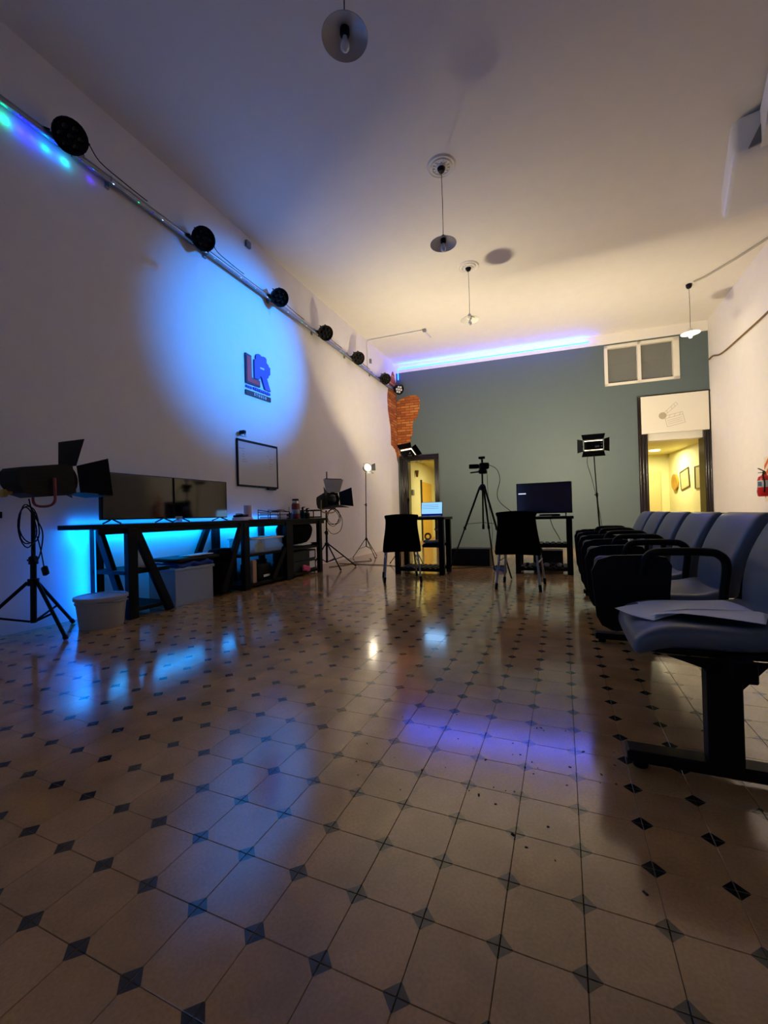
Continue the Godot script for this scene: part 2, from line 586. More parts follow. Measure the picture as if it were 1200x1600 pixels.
func make_back_wall() -> void:
	var wb := setting("wall_back", back_xf)
	var len := 6.96
	# brick core behind the bare patch, above the left door
	var st := S()
	bx(st, -0.1, 0.9, 2.34, 4.62, -0.34, -0.02, 0.0005)
	obj("core", st, mats.mortar, wb)
	var bare := [Vector2(0, 3.86), Vector2(0.1, 3.9), Vector2(0.2, 3.95), Vector2(0.36, 3.98), Vector2(0.52, 3.97), Vector2(0.61, 3.92), Vector2(0.64, 3.8), Vector2(0.62, 3.62), Vector2(0.58, 3.46), Vector2(0.53, 3.36), Vector2(0.44, 3.28), Vector2(0.42, 3.12), Vector2(0.43, 3.0), Vector2(0.37, 2.86), Vector2(0.345, 2.7), Vector2(0.335, 2.52), Vector2(0.335, 2.38), Vector2(0, 2.38)]
	st = S()
	prism(st, at(0, 0, -0.02), [Vector2(0, 4.6)] + bare.slice(0, 17) + [Vector2(0.9, 2.38), Vector2(0.9, 4.6)], 0.02)
	prism(st, at(0, 0, -0.34), [Vector2(0.9, 2.38), Vector2(0.9, 4.6), Vector2(4.98, 4.6), Vector2(4.98, 0), Vector2(1.03, 0), Vector2(1.03, 2.38)], 0.34)
	prism(st, at(0, 0, -0.34), [Vector2(4.98, 0), Vector2(4.98, 3.64), Vector2(len, 3.64), Vector2(len, 3.3), Vector2(5.66, 3.3), Vector2(5.66, 0)], 0.34)
	bx(st, 6.4, len, 3.64, 4.6, -0.34, 0, 0.0005)
	bx(st, 4.98, 6.4, 4.55, 4.6, -0.34, 0, 0.0005)
	bx(st, -0.1, 0.1, 0, 2.38, -0.34, 0, 0.0005)
	obj("teal_plaster", st, mats.teal_paint, wb)
	lay_bricks(wb, at(0, 0, -0.02), bare, 2.36, 4.0, 0.0, 0.7)
	st = S()
	bx(st, -0.1, len, 4.6, TOP + 0.1, -0.34, 0.012, 0.001)
	obj("white_band", st, mats.wall_white, wb)

	# blue light strip under the ceiling, turning down the corner
	var strip := setting_thing("led_strip", "blue light strip glowing along the top of the teal wall", "light strip", back_xf)
	st = S()
	bx(st, 0.07, 4.66, 4.693, 4.705, 0.012, 0.026, 0.001)
	bx(st, 0.06, 0.072, 4.42, 4.705, 0.001, 0.014, 0.001)
	obj("led_tape", st, glow("led_blue", Color(0.03, 0.3, 1.0), 20.0), strip)
	area_light("strip_glow", back_xf * Vector3(2.36, 4.71, 0.035), back_xf.basis * Vector3(0, 0.86, 0.5), Vector2(4.55, 0.03), Color(0.0, 0.24, 1.0), 3.6, strip)
	omni("strip_end_glow", back_xf * Vector3(0.09, 4.5, 0.04), Color(0.03, 0.2, 1.0), 0.004, 0.02, strip)

	# high window with two panes
	var w := setting("window_1", back_xf)
	st = S()
	for r in [[4.96, 6.42, 4.49, 4.56], [4.96, 6.42, 3.64, 3.7], [4.96, 5.03, 3.64, 4.56], [6.3, 6.42, 3.64, 4.56], [5.62, 5.69, 3.64, 4.56]]:
		bx(st, r[0], r[1], r[2], r[3], -0.12, 0.03, 0.004)
	obj("window_frame", st, mats.white_paint, w)
	var pane := mat("window_glass", Color(0.5, 0.51, 0.5, 0.6), 0.06)
	pane.transparency = BaseMaterial3D.TRANSPARENCY_ALPHA
	for r in [[5.03, 5.62], [5.69, 6.3]]:
		st = S()
		bx(st, r[0], r[1], 3.7, 4.49, -0.06, -0.055, 0.0005)
		obj("pane", st, pane, w)
	st = S()
	bx(st, 4.8, 6.6, 3.5, 3.56, -1.8, -0.34, 0.001)
	bx(st, 4.8, 6.6, 4.66, 4.72, -1.8, -0.34, 0.001)
	bx(st, 4.74, 4.8, 3.5, 4.72, -1.8, -0.34, 0.001)
	bx(st, 6.6, 6.66, 3.5, 4.72, -1.8, -0.34, 0.001)
	bx(st, 4.74, 6.66, 3.5, 4.72, -1.86, -1.8, 0.001)
	obj("loft_lining", st, mats.grey_plastic, w)

	# right doorway: dark moulded frame, white board above with a film clapper drawn on it
	var d := setting("door_1", back_xf)
	for side in [[5.59, 5.77], [6.82, 6.955]]:
		st = S()
		bx(st, side[0], side[1], 0, 3.33, -0.3, 0.02, 0.004)
		obj("jamb", st, mats.dark_wood, d)
		for k in 3:
			st = S()
			var cx: float = lerpf(side[0], side[1], (k + 0.5) / 3.0)
			tube(st, [Vector3(cx, 0.02, 0.02), Vector3(cx, 2.47, 0.02)], 0.017, 10)
			obj("moulding", st, mats.dark_wood, d)
	st = S()
	bx(st, 5.59, 6.955, 3.29, 3.34, -0.3, 0.035, 0.004)
	obj("head_moulding", st, mats.dark_wood, d)
	st = S()
	bx(st, 5.75, 6.85, 2.34, 2.5, -0.3, -0.06, 0.003)
	obj("lintel", st, mats.white_paint, d)
	var board := thing_at("transom_board", "white board over the right doorway with a clapperboard drawing", "board", back_xf)
	st = S()
	bx(st, 5.655, 6.915, 2.485, 3.31, 0.025, 0.055, 0.006)
	obj("panel", st, mats.white_paint, board)
	st = S()
	var ink := mat("drawing_ink", rgb(176, 164, 140), 0.7)
	var cx := Transform3D(Basis(Vector3(0, 0, 1), deg_to_rad(12)), Vector3(6.28, 2.79, 0.0555))
	# slate
	for e in [[Vector2(-0.17, -0.15), Vector2(0.17, -0.15)], [Vector2(0.17, -0.15), Vector2(0.17, 0.09)], [Vector2(0.17, 0.09), Vector2(-0.17, 0.09)], [Vector2(-0.17, 0.09), Vector2(-0.17, -0.15)], [Vector2(-0.17, 0.03), Vector2(0.17, 0.03)], [Vector2(-0.14, -0.02), Vector2(0.14, -0.02)], [Vector2(-0.14, -0.06), Vector2(0.14, -0.06)], [Vector2(-0.14, -0.1), Vector2(0.14, -0.1)], [Vector2(-0.1, 0.03), Vector2(-0.06, 0.09)], [Vector2(0.0, 0.03), Vector2(0.04, 0.09)], [Vector2(0.1, 0.03), Vector2(0.14, 0.09)], [Vector2(-0.17, 0.1), Vector2(0.13, 0.27)], [Vector2(-0.19, 0.15), Vector2(0.1, 0.32)], [Vector2(0.13, 0.27), Vector2(0.1, 0.32)], [Vector2(-0.1, 0.14), Vector2(-0.1, 0.2)], [Vector2(0.0, 0.195), Vector2(-0.0, 0.255)], [Vector2(0.07, 0.235), Vector2(0.06, 0.29)]]:
		sbar(st, cx * Vector3(e[0].x, e[0].y, 0), cx * Vector3(e[1].x, e[1].y, 0), 0.007, 0.002, 0.0005, Vector3(0, 0, 1))
	lathe(st, cx * Transform3D(Basis(Vector3.RIGHT, PI / 2), Vector3(-0.2, 0.11, 0)), [Vector2(0.075, 0), Vector2(0.075, 0.001), Vector2(0, 0.001)], 18)
	obj("clapperboard_drawing", st, ink, board)

	# left doorway: wide fluted frame
	var d2 := setting("door_2", back_xf)
	for side in [[0.04, 0.26, 5], [0.97, 1.09, 3]]:
		st = S()
		bx(st, side[0], side[1], 0, 2.4, -0.3, 0.02, 0.004)
		obj("jamb", st, mats.dark_wood, d2)
		for k in side[2]:
			st = S()
			var fx: float = lerpf(side[0], side[1], (k + 0.5) / side[2])
			tube(st, [Vector3(fx, 0.02, 0.02), Vector3(fx, 2.24, 0.02)], 0.017, 10)
			obj("moulding", st, mats.dark_wood, d2)
	st = S()
	bx(st, 0.04, 1.09, 2.25, 2.4, -0.3, 0.02, 0.004)
	obj("head_jamb", st, mats.dark_wood, d2)
	for k in 3:
		st = S()
		tube(st, [Vector3(0.05, 2.275 + k * 0.05, 0.02), Vector3(1.08, 2.275 + k * 0.05, 0.02)], 0.019, 10)
		obj("moulding", st, mats.dark_wood, d2)

func setting_thing(called: String, label: String, category: String, xf: Transform3D) -> Node3D:
	return thing_at(called, label, category, xf)

func thing_at(called: String, label: String, category: String, xf: Transform3D, group := "") -> Node3D:
	var o := thing(called, label, category, Vector3.ZERO, 0.0, group)
	o.transform = xf
	return o

func make_annex() -> void:
	# the lit yellow room behind both doorways, in the back wall's frame (z goes away from the hall)
	var p := mats.annex_paint as Material
	var parts := {
		"wall_annex_left": [-0.3, 0.0, 0.0, 2.6, -4.6, -0.34], "wall_annex_right": [7.45, 7.75, 0.0, 2.6, -4.6, -0.34], "wall_annex_back": [-0.3, 7.75, 0.0, 2.6, -4.9, -4.6],
		"ceiling_annex": [-0.3, 7.75, 2.52, 2.7, -4.9, -0.345], "wall_annex_side": [6.96, 7.75, 0.0, 2.6, -0.4, -0.1]}
	for k in parts:
		var st := S()
		var a: Array = parts[k]
		bx(st, a[0], a[1], a[2], a[3], a[4], a[5], 0.0005)
		struct(k, st, p).transform = back_xf
	var st := S()
	bx(st, -0.3, 7.75, -0.2, 0.0, -4.9, 0.3, 0.0005)
	bx(st, -0.3, 0.0, -0.2, 0.0, -4.9, 0.3, 0.0005)
	struct("floor_annex", st, mats.annex_floor).transform = back_xf * at(0, -0.002, -0.3)
	# bare brick patch on its left wall
	var wa := get_node("wall_annex_left") as Node3D
	var bxf := Transform3D(Basis(Vector3(0, 0, -1), Vector3.UP, Vector3(1, 0, 0)), Vector3(0.0, 0, 0))
	lay_bricks(wa, bxf, [Vector2(0.4, 1.5), Vector2(0.9, 1.5), Vector2(1.05, 1.62), Vector2(1.1, 1.9), Vector2(1.0, 2.2), Vector2(0.95, 2.4), Vector2(0.4, 2.4)], 1.5, 2.4, 0.4, 1.12)
	# mustard door leaf in that wall
	var d3 := setting("door_3", back_xf)
	st = S()
	bx(st, 0.0, 0.03, 0.0, 1.9, -4.0, -2.5, 0.003)
	obj("leaf", st, mat("mustard_paint", rgb(206, 160, 40), 0.4), d3)
	st = S()
	bx(st, 0.0, 0.05, 0.0, 1.95, -2.5, -2.44, 0.003)
	obj("frame_post", st, mats.dark_wood, d3)
	# cupboard front on the far wall
	st = S()
	bx(st, 4.6, 7.2, 0.0, 1.98, -4.6, -4.5, 0.004)
	var cup := obj("cupboard_front", st, mat("olive_paint", rgb(200, 186, 120), 0.6))
	cup.transform = back_xf
	tag(cup, "tall pale olive cupboard front in the yellow room", "cupboard")
	# things on the walls
	st = S()
	var plate_xf := back_xf * Transform3D(Basis(Vector3(0, 0, 1), PI / 2), Vector3(7.44, 1.6, -3.95))
	lathe(st, plate_xf, [Vector2(0, 0.03), Vector2(0.12, 0.02), Vector2(0.2, 0.06), Vector2(0.25, 0.05), Vector2(0.24, 0.0), Vector2(0, 0.0)], 24)
	tag(obj("wall_plate", st, mat("gold", rgb(190, 150, 60), 0.3, 0.7)), "round golden plate hanging on the yellow room wall", "plate")
	for f in [[-3.2, 1.64, 0.34, 0.27, -8.0, "tilted framed picture hanging beside the golden plate"], [-2.25, 1.62, 0.2, 0.3, 0.0, "narrow framed picture next to the doorway's right jamb"]]:
		var t := thing_at("picture_frame", f[5], "picture", back_xf * Transform3D(Basis(Vector3.RIGHT, deg_to_rad(f[4])), Vector3(7.45, f[1], f[0])), "pictures in the yellow room")
		st = S()
		for e in [[-f[3], f[3], -f[2], -f[2] + 0.025], [-f[3], f[3], f[2] - 0.025, f[2]], [-f[3], -f[3] + 0.025, -f[2], f[2]], [f[3] - 0.025, f[3], -f[2], f[2]]]:
			bx(st, -0.03, 0.0, e[0], e[1], e[2], e[3], 0.002)
		obj("frame", st, mat("frame_wood", rgb(96, 84, 50), 0.5), t)
		st = S()
		bx(st, -0.012, -0.002, -f[3], f[3], -f[2], f[2], 0.001)
		obj("print", st, mat("print_%d" % int(f[4]), rgb(168, 160, 104), 0.6), t)
	st = S()
	bx(st, 0.0, 0.04, 1.42, 1.58, -1.5, -1.3, 0.004)
	var sw := obj("intercom", st, mats.grey_plastic)
	sw.transform = back_xf
	tag(sw, "grey intercom box seen on the wall through left doorway", "intercom")
	st = S()
	lathe(st, back_xf * at(0.06, 1.98, -1.8), [Vector2(0, 0), Vector2(0.03, 0.01), Vector2(0.06, 0.2), Vector2(0.05, 0.21), Vector2(0, 0.02)], 14)
	tag(obj("wall_sconce", st, mat("bronze", rgb(90, 60, 30), 0.4, 0.6)), "brown tapered wall sconce seen through left doorway", "sconce")
	# ceiling lamps
	for q in [[6.75, -3.3, "round ceiling lamp glowing in the yellow room"], [1.7, -2.4, "round ceiling lamp near the mustard door"]]:
		var c := back_xf * Vector3(q[0], 2.52, q[1])
		var t := thing("ceiling_lamp", q[2], "ceiling lamp", c, 0.0, "ceiling lamps of the yellow room")
		st = S()
		lathe(st, at(0, -0.03, 0), [Vector2(0, 0), Vector2(0.12, 0.0), Vector2(0.14, 0.012), Vector2(0.14, 0.03)], 20)
		obj("lamp_diffuser", st, glow("annex_lamp_glow", Color(1.0, 0.93, 0.72), 4.0), t)
		area_light("lamp_light", c + Vector3(0, -0.045, 0), Vector3.DOWN, Vector2(0.26, 0.26), Color(1.0, 0.96, 0.78), 6.5, t)

# ---------------------------------------------------------------- lamps on stands
func stand(t: Node3D, base: Vector3, top: Vector3, feet: Array, collar_y: float, hub_y: float, r := 0.017) -> void:
	# pole in two sections, sliding collar, three braced legs
	var mid := base.lerp(top, 0.62)
	mid.y = lerpf(base.y, top.y, 0.62)
	var low := base + Vector3(0, hub_y, 0)
	var st := S()
	tube(st, [low, mid], r, 10)
	wobj("lower_pole", st, mats.black_metal, t)
	st = S()
	tube(st, [mid - Vector3(0, 0.02, 0), top], r * 0.7, 10)
	wobj("upper_pole", st, mats.black_metal, t)
	st = S()
	lathe(st, Transform3D(Basis.IDENTITY, mid + Vector3(0, -0.03, 0)), [Vector2(0, 0), Vector2(r * 1.5, 0), Vector2(r * 1.5, 0.05), Vector2(r, 0.06), Vector2(0, 0.06)], 10)
	tube(st, [mid, mid + Vector3(-0.035, 0, 0.02)], 0.008, 6)
	wobj("lock_knob", st, mats.black_plastic, t)
	var col := low.lerp(mid, (collar_y - low.y) / (mid.y - low.y))
	st = S()
	lathe(st, Transform3D(Basis.IDENTITY, col + Vector3(0, -0.025, 0)), [Vector2(0, 0), Vector2(r * 1.8, 0), Vector2(r * 1.8, 0.05), Vector2(0, 0.05)], 10)
	tube(st, [col, col + Vector3(0.04, 0, 0.02)], 0.009, 6)
	wobj("leg_collar", st, mats.black_plastic, t)
	for f in feet:
		var foot: Vector3 = f
		var tip := Vector3(foot.x, 0.012, foot.z)
		var dirn := Vector3(tip.x - col.x, 0, tip.z - col.z).normalized()
		var hinge := col + dirn * r * 1.7
		st = S()
		tube(st, [hinge, tip], r * 0.62, 8)
		var leg := wobj("leg", st, mats.black_metal, t)
		st = S()
		tube(st, [tip.lerp(hinge, 0.05), tip], r * 0.85, 8)
		obj("rubber_foot", st, mats.black_plastic, leg)
		st = S()
		tube(st, [low + Vector3(0, 0.01, 0) + dirn * r, hinge.lerp(tip, 0.55)], r * 0.4, 6)
		wobj("brace", st, mats.black_metal, t)

func plate(st: SurfaceTool, xf: Transform3D, w0: float, w1: float, l: float, th := 0.003) -> void:   # trapezoid leaf from the hinge along local y
	prism(st, xf, [Vector2(-w0 / 2, 0), Vector2(w0 / 2, 0), Vector2(w1 / 2, l), Vector2(-w1 / 2, l)], th)

func leaves(t: Node3D, xf: Transform3D, half: Vector2, spread: Array, l: float, called := "barn_door") -> void:
	# xf: local -z forward at the front frame; four hinged leaves: top, right, bottom, left
	for i in 4:
		var a := deg_to_rad(-90.0 * i)
		var reach := half.y if i % 2 == 0 else half.x
		var width := half.x if i % 2 == 0 else half.y
		var hinge := xf * Transform3D(Basis(Vector3(0, 0, 1), a), Vector3.ZERO) * Transform3D(Basis(Vector3.RIGHT, deg_to_rad(-90.0 + spread[i])), Vector3(0, reach, 0))
		var st := S()
		plate(st, hinge, width * 2.0, width * 2.0 + l * 0.45, l)
		wobj(called, st, mats.black_metal, t)

func fresnel(t: Node3D, xf: Transform3D, s: float, yoke_m: Material, knob_m: Material, spread: Array) -> void:
	var st := S()
	# side outline, extruded across
	var prof := [Vector2(-0.27, 0.1), Vector2(-0.24, 0.13), Vector2(0.12, 0.15), Vector2(0.2, 0.13), Vector2(0.2, -0.13), Vector2(0.12, -0.15), Vector2(-0.14, -0.145), Vector2(-0.24, -0.1), Vector2(-0.28, -0.01)]
	var pts := []
	for p in prof:
		pts.append(p * s)
	var side := xf * Transform3D(Basis(Vector3(0, 0, -1), Vector3.UP, Vector3(1, 0, 0)), Vector3(-0.13 * s, 0, 0))
	prism(st, side, pts, 0.26 * s)
	wobj("housing", st, mats.black_metal, t)
	for k in 5:
		for sd in [-0.133, 0.133]:
			st = S()
			cbox(st, xf * at(sd * s, (0.06 - k * 0.03) * s, 0.12 * s), Vector3(0.006, 0.012, 0.16) * s, 0.001)
			wobj("cooling_fin", st, mats.black_metal, t)
	st = S()
	tube(st, arc(xf * Vector3(0, 0, -0.215 * s), xf.basis.x, xf.basis.y, 0.125 * s, 0, 345, 23), 0.016 * s, 8, -1.0, true)
	wobj("front_ring", st, mats.black_metal, t)
	st = S()
	lathe(st, xf * Transform3D(Basis(Vector3.RIGHT, -PI / 2), Vector3(0, 0, -0.2 * s)), [Vector2(0.12 * s, 0), Vector2(0.11 * s, 0.012 * s), Vector2(0.06 * s, 0.03 * s), Vector2(0, 0.035 * s)], 20)
	wobj("lens", st, mats.black_gloss, t)
	leaves(t, xf * at(0, 0, -0.235 * s), Vector2(0.13, 0.13) * s, spread, 0.27 * s)
	# yoke
	st = S()
	var path := [Vector3(-0.155, 0.02, 0), Vector3(-0.16, -0.12, 0.0), Vector3(-0.155, -0.19, 0), Vector3(-0.12, -0.225, 0), Vector3(-0.05, -0.24, 0), Vector3(0.05, -0.24, 0), Vector3(0.12, -0.225, 0), Vector3(0.155, -0.19, 0), Vector3(0.16, -0.12, 0), Vector3(0.155, 0.02, 0)]
	var yxf := Transform3D(Basis(Vector3.UP, xf.basis.get_euler().y), xf.origin)
	var yp := []
	for p in path:
		yp.append(yxf * (p * s))
	tube(st, curve(yp, 4), 0.012 * s, 8)
	wobj("yoke", st, yoke_m, t)
	st = S()
	lathe(st, xf * Transform3D(Basis(Vector3.RIGHT, PI / 2), Vector3(-0.03 * s, -0.09 * s, 0.255 * s)), [Vector2(0, 0), Vector2(0.012 * s, 0), Vector2(0.012 * s, 0.04 * s), Vector2(0.035 * s, 0.045 * s), Vector2(0.035 * s, 0.08 * s), Vector2(0, 0.085 * s)], 12)
	wobj("focus_knob", st, knob_m, t)

func coil(t: Node3D, c: Vector3, r: float, ends: Array) -> void:
	var st := S()
	var pts := []
	for i in 66:
		var a := TAU * i / 22.0
		var k := 1.0 + 0.13 * sin(i * 0.37)
		pts.append(c + Vector3(cos(a) * r * k, sin(a) * r * (1.05 + 0.12 * cos(i * 0.23)) + 0.01 * sin(i * 0.5), 0.012 * sin(i * 0.31) + 0.02))
	tube(st, pts, 0.0045, 6)
	tube(st, curve(ends, 6), 0.0045, 6)
	wobj("cable", st, mats.black_plastic, t)

func make_stand_lamps() -> void:
	# big lamp at the left edge
	var b := Vector3(-3.62, 0, -1.85)
	var t := thing("stand_lamp", "big black studio lamp with red yoke and open barn doors by the blue wall glow", "studio lamp", b)
	stand(t, b, Vector3(-3.6, 0.94, -1.85), [Vector3(-3.325, 0, -1.9), Vector3(-3.87, 0, -1.5), Vector3(-3.84, 0, -2.25)], 0.42, 0.12, 0.02)
	fresnel(t, facing(Vector3(-3.52, 1.165, -1.88), Vector3(-0.05, 0.12, -1.0)), 0.78, mats.red_paint, mats.yellow_plastic, [74.0, 34.0, 14.0, 40.0])
	coil(t, Vector3(-3.53, 0.83, -1.8), 0.13, [Vector3(-3.55, 1.03, -1.8), Vector3(-3.47, 0.93, -1.78), Vector3(-3.36, 0.8, -1.78), Vector3(-3.38, 0.66, -1.78), Vector3(-3.48, 0.58, -1.8), Vector3(-3.57, 0.66, -1.82)])
	var st := S()
	tube(st, curve([Vector3(-3.42, 0.76, -1.78), Vector3(-3.38, 0.66, -1.78), Vector3(-3.35, 0.55, -1.78)], 6), 0.0045, 6)
	rbox(st, turned(Vector3(-3.335, 0.52, -1.78), 0, 0, 25), Vector3(0.045, 0.065, 0.03), 0.01, 4)
	wobj("plug", st, mats.black_plastic, t)

	# lamp beyond the bench
	b = Vector3(-3.54, 0, -5.93)
	t = thing("stand_lamp", "black studio lamp with coiled cable at far end of the workbench", "studio lamp", b)
	stand(t, b, Vector3(-3.53, 0.95, -5.93), [Vector3(-3.18, 0, -5.74), Vector3(-3.2, 0, -6.3), Vector3(-3.9, 0, -6.05)], 0.4, 0.1, 0.018)
	fresnel(t, facing(Vector3(-3.48, 1.1, -5.92), Vector3(0.8, 0.15, 0.5)), 0.8, mats.yellow_plastic, mats.yellow_plastic, [76.0, 40.0, 20.0, 45.0])
	st = S()
	tube(st, [Vector3(-3.52, 1.2, -5.95), Vector3(-3.515, 1.58, -5.95)], 0.009, 6)
	wobj("spigot", st, mats.black_metal, t)
	st = S()
	plate(st, facing(Vector3(-3.48, 1.1, -5.92), Vector3(0.8, 0.15, 0.5)) * at(0, 0, -0.188) * Transform3D(Basis(Vector3.RIGHT, deg_to_rad(-14)), Vector3(0, 0.108, -0.004)), 0.24, 0.36, 0.2, -0.002)
	wobj("foil", st, mats.galvanised, t)
	coil(t, Vector3(-3.36, 0.83, -5.88), 0.12, [Vector3(-3.4, 1.0, -5.88), Vector3(-3.3, 0.95, -5.86), Vector3(-3.2, 0.8, -5.86), Vector3(-3.24, 0.62, -5.86), Vector3(-3.4, 0.57, -5.88), Vector3(-3.52, 0.68, -5.9)])

	# slim lit lamp near the corner
	b = Vector3(-3.63, 0, -7.62)
	t = thing("stand_lamp", "slim stand with a small lit spotlight against the cream wall", "studio lamp", b)
	stand(t, b, Vector3(-3.6, 1.72, -7.62), [Vector3(-3.9, 0, -7.55), Vector3(-3.36, 0, -7.45), Vector3(-3.55, 0, -7.95)], 0.38, 0.22, 0.011)
	var f := Vector3(0.72, 0.1, 0.55).normalized()
	var hx := facing(Vector3(-3.56, 1.8, -7.6), f)
	st = S()
	lathe(st, hx * Transform3D(Basis(Vector3.RIGHT, -PI / 2), Vector3.ZERO), [Vector2(0, -0.09), Vector2(0.05, -0.085), Vector2(0.07, -0.05), Vector2(0.09, 0.05), Vector2(0.086, 0.05), Vector2(0.066, -0.04), Vector2(0, -0.05)], 18)
	wobj("lamp_can", st, mats.galvanised, t)
	st = S()
	lathe(st, hx * Transform3D(Basis(Vector3.RIGHT, -PI / 2), Vector3(0, 0, -0.03)), [Vector2(0.08, 0), Vector2(0.05, 0.012), Vector2(0, 0.016)], 18)
	wobj("lamp_lens", st, glow("spot_glow", Color(1.0, 0.93, 0.8), 1.5), t)
	st = S()
	for sgn in [-1.0, 1.0]:
		plate(st, hx * Transform3D(Basis(Vector3(0, 0, 1), -sgn * PI / 2), Vector3.ZERO) * Transform3D(Basis(Vector3.RIGHT, deg_to_rad(-60)), Vector3(0, 0.085, -0.05)), 0.12, 0.15, 0.08)
	plate(st, hx * Transform3D(Basis(Vector3(0, 0, 1), PI), Vector3.ZERO) * Transform3D(Basis(Vector3.RIGHT, deg_to_rad(-60)), Vector3(0, 0.085, -0.05)), 0.12, 0.15, 0.1)
	wobj("barn_doors", st, mats.black_metal, t)
	area_light("spot_light", hx * Vector3(0, 0, -0.06), f, Vector2(0.14, 0.14), Color(1.0, 0.93, 0.8), 0.13, t)

	led_panel("lit panel lamp with open flaps beside the left doorway", Vector3(-2.44, 0, -6.87), Vector3(-2.44, 1.9, -6.87), Vector3(0.3, 0.72, -0.62), [Vector3(-2.75, 0, -6.7), Vector3(-2.15, 0, -6.7), Vector3(-2.44, 0, -7.25)], 6.9)
	led_panel("lit panel lamp with open flaps on leaning pole behind the seats", Vector3(0.56, 0, -7.42), Vector3(0.49, 1.86, -7.4), Vector3(0.0, 0.16, -0.98), [Vector3(0.25, 0, -7.25), Vector3(0.85, 0, -7.2), Vector3(0.58, 0, -7.8)], 9.5)

func led_panel(label: String, base: Vector3, head: Vector3, f: Vector3, feet: Array, e: float) -> void:
	f = f.normalized()
	var t := thing("panel_lamp", label, "panel lamp", base, 0.0, "panel lamps at the back")
	stand(t, base, head - Vector3(0, 0.12, 0), feet, 0.45, 0.2, 0.012)
	var hx := facing(head, f)
	var st := S()
	rbox(st, hx, Vector3(0.27, 0.135, 0.05), 0.012, 4)
	wobj("housing", st, mats.black_metal, t)
	st = S()
	cbox(st, hx * at(0.05, -0.02, 0.03), Vector3(0.06, 0.03, 0.006), 0.002)
	wobj("rear_display", st, mats.grey_plastic, t)
	for k in 2:
		st = S()
		lathe(st, hx * Transform3D(Basis(Vector3.RIGHT, PI / 2), Vector3(0.11, 0.03 - 0.05 * k, 0.028)), [Vector2(0, 0.018), Vector2(0.012, 0.016), Vector2(0.014, 0.0)], 10)
		wobj("dimmer_knob", st, mats.chrome, t)
	st = S()
	cbox(st, hx * at(0, 0, -0.033), Vector3(0.255, 0.15, 0.011), 0.003)
	wobj("led_face", st, glow("panel_glow", Color(1.0, 0.9, 0.74), 3.0), t)
	leaves(t, hx * at(0, 0, -0.036), Vector2(0.15, 0.09), [72.0, 62.0, 72.0, 62.0], 0.09)
	st = S()
	tube(st, curve([hx * Vector3(-0.15, 0, 0), hx * Vector3(-0.16, -0.07, 0.02), hx * Vector3(-0.08, -0.12, 0.03), head + Vector3(0, -0.13, 0), hx * Vector3(0.08, -0.12, 0.03), hx * Vector3(0.16, -0.07, 0.02), hx * Vector3(0.15, 0, 0)], 5), 0.007, 6)
	wobj("yoke", st, mats.black_metal, t)
	st = S()
	tube(st, curve([head + Vector3(-0.05, -0.06, 0.02), head + Vector3(-0.1, -0.25, 0.02), head.lerp(base, 0.28) + Vector3(-0.06, 0, 0.02), head.lerp(base, 0.45) + Vector3(-0.01, 0, 0.02), head.lerp(base, 0.62) + Vector3(0.025, 0, 0.02), base + Vector3(0.03, 0.4, 0.02)], 6), 0.004, 6)
	wobj("cable", st, mats.black_plastic, t)
	area_light("panel_light", hx * Vector3(0, 0, -0.044), f, Vector2(0.26, 0.13), Color(1.0, 0.925, 0.77), e, t)

